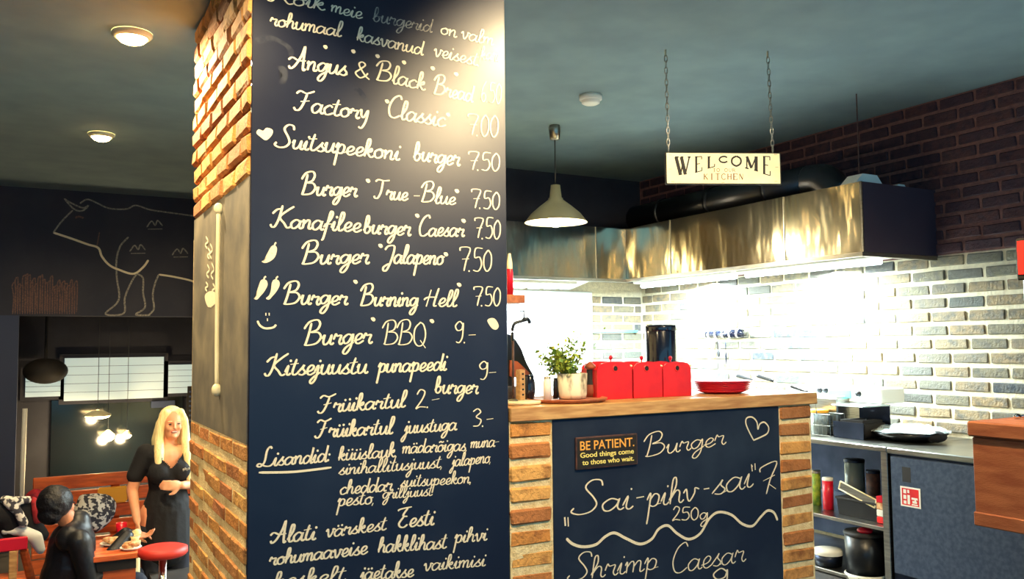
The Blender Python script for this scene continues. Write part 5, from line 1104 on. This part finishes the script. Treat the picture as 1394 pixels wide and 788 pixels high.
small('shirt_print', 'chalk_dim', [(Vector((.075 + i * .012, -.148 + .0 * i, 1.235 + .006 * (i % 2))), (.007, .004, .010)) for i in range(4)])
# towel in her hand
bm = NB(); limb(bm, [(-.235, -.20, .83), (-.26, -.21, .72), (-.25, -.20, .55)], [.030, .048, .040]); limb(bm, [(-.235, -.20, .84), (-.30, -.19, .80)], [.03, .024])
to = thing('hand_towel', 'cream towel hanging from the standing woman\'s hand', 'towel', TW @ Vector((-.25, -.2, .55)))
merged('cloth', bm, 'towel', to, TW, .012, 2)
# seated person in black leather jacket, leaning to the table
ym = 6.0; zh = U(80, 688, 1, ym); hx = zh.x
st = thing('person', 'seated person in a black leather jacket leaning over the dining table', 'person', (hx + .12, ym, FD))
TM = Matrix.Translation((hx + .08, ym, FD))
hz = zh.z - FD
bm = NB(); hc2 = Vector((-.08, .02, hz)); 
TH = Matrix.Rotation(math.radians(127), 4, 'Z')
hb = NB(); head(hb, (0, 0, 0), .98)
for v in hb.verts: v.co = TH @ v.co + hc2
tmp = bpy.data.meshes.new('t'); hb.to_mesh(tmp); hb.free(); bm.from_mesh(tmp)
limb(bm, [hc2 + Vector((.02, .02, -.05)), (.02, .04, hz - .17)], [.055, .06])
limb(bm, [(.0, .05, hz - .27), (-.03, .08, .60), (-.04, .1, .50)], [.12, .13, .14])
for k, yy in ((-1, -.14), (1, .22)):
    limb(bm, [(.03, yy, hz - .20), (.09, yy + .03, hz - .46), (.33, .14 + .05 * k, .775)], [.056, .045, .03]); hand(bm, (.335, .14 + .05 * k, .785), (1, .1, -.05), (0, -k, 0), .6)
    limb(bm, [(-.02, .1 + .09 * k, .49), (.36, .12 + .10 * k, .50), (.34, .12 + .1 * k, .09)], [.09, .065, .045]); ell(bm, (.39, .12 + .1 * k, .04), (.12, .045, .04))
merged('body', bm, 'skin2', st, TM, .009)
bm = NB()
limb(bm, [(.0, .05, hz - .24), (-.01, .06, hz - .38), (-.03, .08, .58), (-.04, .1, .48)], [.135, .145, .150, .16])
limb(bm, [(-.02, -.08, hz - .19), (.03, .04, hz - .18), (.0, .17, hz - .19)], [.08, .085, .08])
limb(bm, [(.03, .03, hz - .17), (.03, .05, hz - .12)], [.085, .075])
for k, yy in ((-1, -.14), (1, .22)):
    limb(bm, [(.03, yy, hz - .20), (.09, yy + .03, hz - .46), (.315, .14 + .05 * k, .79)], [.070, .058, .044])
merged('jacket', bm, 'leather', st, TM, .012, 2)
bm = NB()
for k in (-1, 1): limb(bm, [(-.02, .1 + .09 * k, .50), (.36, .12 + .10 * k, .50), (.34, .12 + .1 * k, .11)], [.115, .08, .06])
merged('trousers', bm, 'denim', st, TM, .014, 2)
bm = NB()
for k in (-1, 1): ell(bm, (.39, .12 + .1 * k, .045), (.13, .052, .048))
merged('shoes', bm, 'black', st, TM, .012, 1)
bm = NB(); ell(bm, hc2 + Vector((-.022, -.014, .024)), (.102, .104, .104), 20, 14); ell(bm, hc2 + Vector((-.045, -.03, -.045)), (.070, .074, .066), 16, 12)
for v in bm.verts: v.co += (v.co - hc2).normalized() * .008 * noise.noise(v.co * 40)
merged('hair', bm, 'hair_b', st, TM, .009, 1)
small('eye', 'eye', [(TH @ Vector((-.030, -.083, .004)) + hc2, (.008, .008, .005))], st, TM); small('eye', 'eye', [(TH @ Vector((.030, -.083, .004)) + hc2, (.008, .008, .005))], st, TM); small('mouth', 'lip', [(TH @ Vector((0, -.082, -.052)) + hc2, (.012, .012, .006))], st, TM)
# the stool he sits on
bm = NB(); box(bm, (hx + .08 - .22, ym - .10, FD + .26), (hx + .08 + .13, ym + .30, FD + .30), .01); t = thing('low_bench', 'low dark bench under the seated person', 'bench', (hx + .08, ym + .1, FD)); obj('seat', bm, 'ink', t)
for x in (-.18, .12):
    bm = NB(); box(bm, (hx + .08 + x, ym, FD), (hx + .12 + x, ym + .2, FD + .259), .004); obj('leg', bm, 'ink', t)
# left edge: red-backed chair with heaped coats and a tray
yc = 6.3; c0 = U(-30, 727, 1, yc); c1 = U(38, 728, 1, yc); zc1 = U(20, 738, 1, yc).z
t = thing('red_chair', 'wooden highchair with a red top rail at the left edge', 'chair', ((c0.x + c1.x) / 2, yc, FD))
bm = NB(); box(bm, (c0.x, yc - .02, zc1 - .05), (c1.x, yc + .015, zc1 + .03), .006); obj('top_rail', bm, 'red_plate', t)
for x, m_ in ((c1.x - .10, 0), (c0.x + .02, 0)):
    for dy in (0, .38):
        bm = NB(); vs = box(bm, (x, yc + dy - .02, FD), (x + .045, yc + dy + .02, zc1 - .05), .004); obj('leg', bm, 'wood_bench' if dy else 'wood', t)
bm = NB(); cyl(bm, (c1.x - .02, yc + .02, zc1 - .06), (c1.x + .14, yc + .25, FD), .025, .025, 8); obj('brace', bm, 'wood_bench', t)
bm = NB(); box(bm, (c0.x, yc, zc1 - .30), (c1.x, yc + .4, zc1 - .27), .006); obj('seat', bm, 'wood_bench', t)
p = U(42, 728, 1, yc + .1); bm = NB(); rr = Matrix.Rotation(.5, 3, 'Y')
limb(bm, [U(8, 722, 1, yc + .12), U(30, 722, 1, yc + .1), U(48, 732, 1, yc + .08), U(55, 748, 1, yc + .08)], [.03, .035, .045, .03])
to = thing('white_cloth', 'white cloth draped over the red chair rail', 'cloth', p); merged('cloth', bm, 'white', to, Matrix.Identity(4), .012, 2)
yj = yc + .16; t = thing('coat_heap', 'dark coat with patterned scarf heaped above the red chair', 'coat', U(20, 715, 1, yj))
bm = NB(); limb(bm, [U(-12, 700, 1, yj), U(12, 700, 1, yj), U(18, 718, 1, yj)], [.10, .09, .08]); limb(bm, [U(30, 690, 1, yj), U(45, 715, 1, yj), U(58, 728, 1, yj)], [.06, .055, .04]); merged('coat', bm, 'cloth_black', t, Matrix.Identity(4), .014, 1)
bm = NB(); limb(bm, [U(6, 680, 1, yj - .06), U(22, 682, 1, yj - .08), U(38, 680, 1, yj - .05)], [.028, .03, .025]); limb(bm, [U(10, 684, 1, yj - .08), U(24, 696, 1, yj - .1), U(32, 712, 1, yj - .1)], [.026, .028, .03]); merged('scarf', bm, 'scarf', t, Matrix.Identity(4), .012, 1)
bm = NB(); limb(bm, [U(46, 680, 1, yj - .03), U(50, 694, 1, yj - .06), U(51, 708, 1, yj - .05)], [.02, .03, .026]); merged('red_scarf', bm, 'scarf_red', t, Matrix.Identity(4), .012, 1)
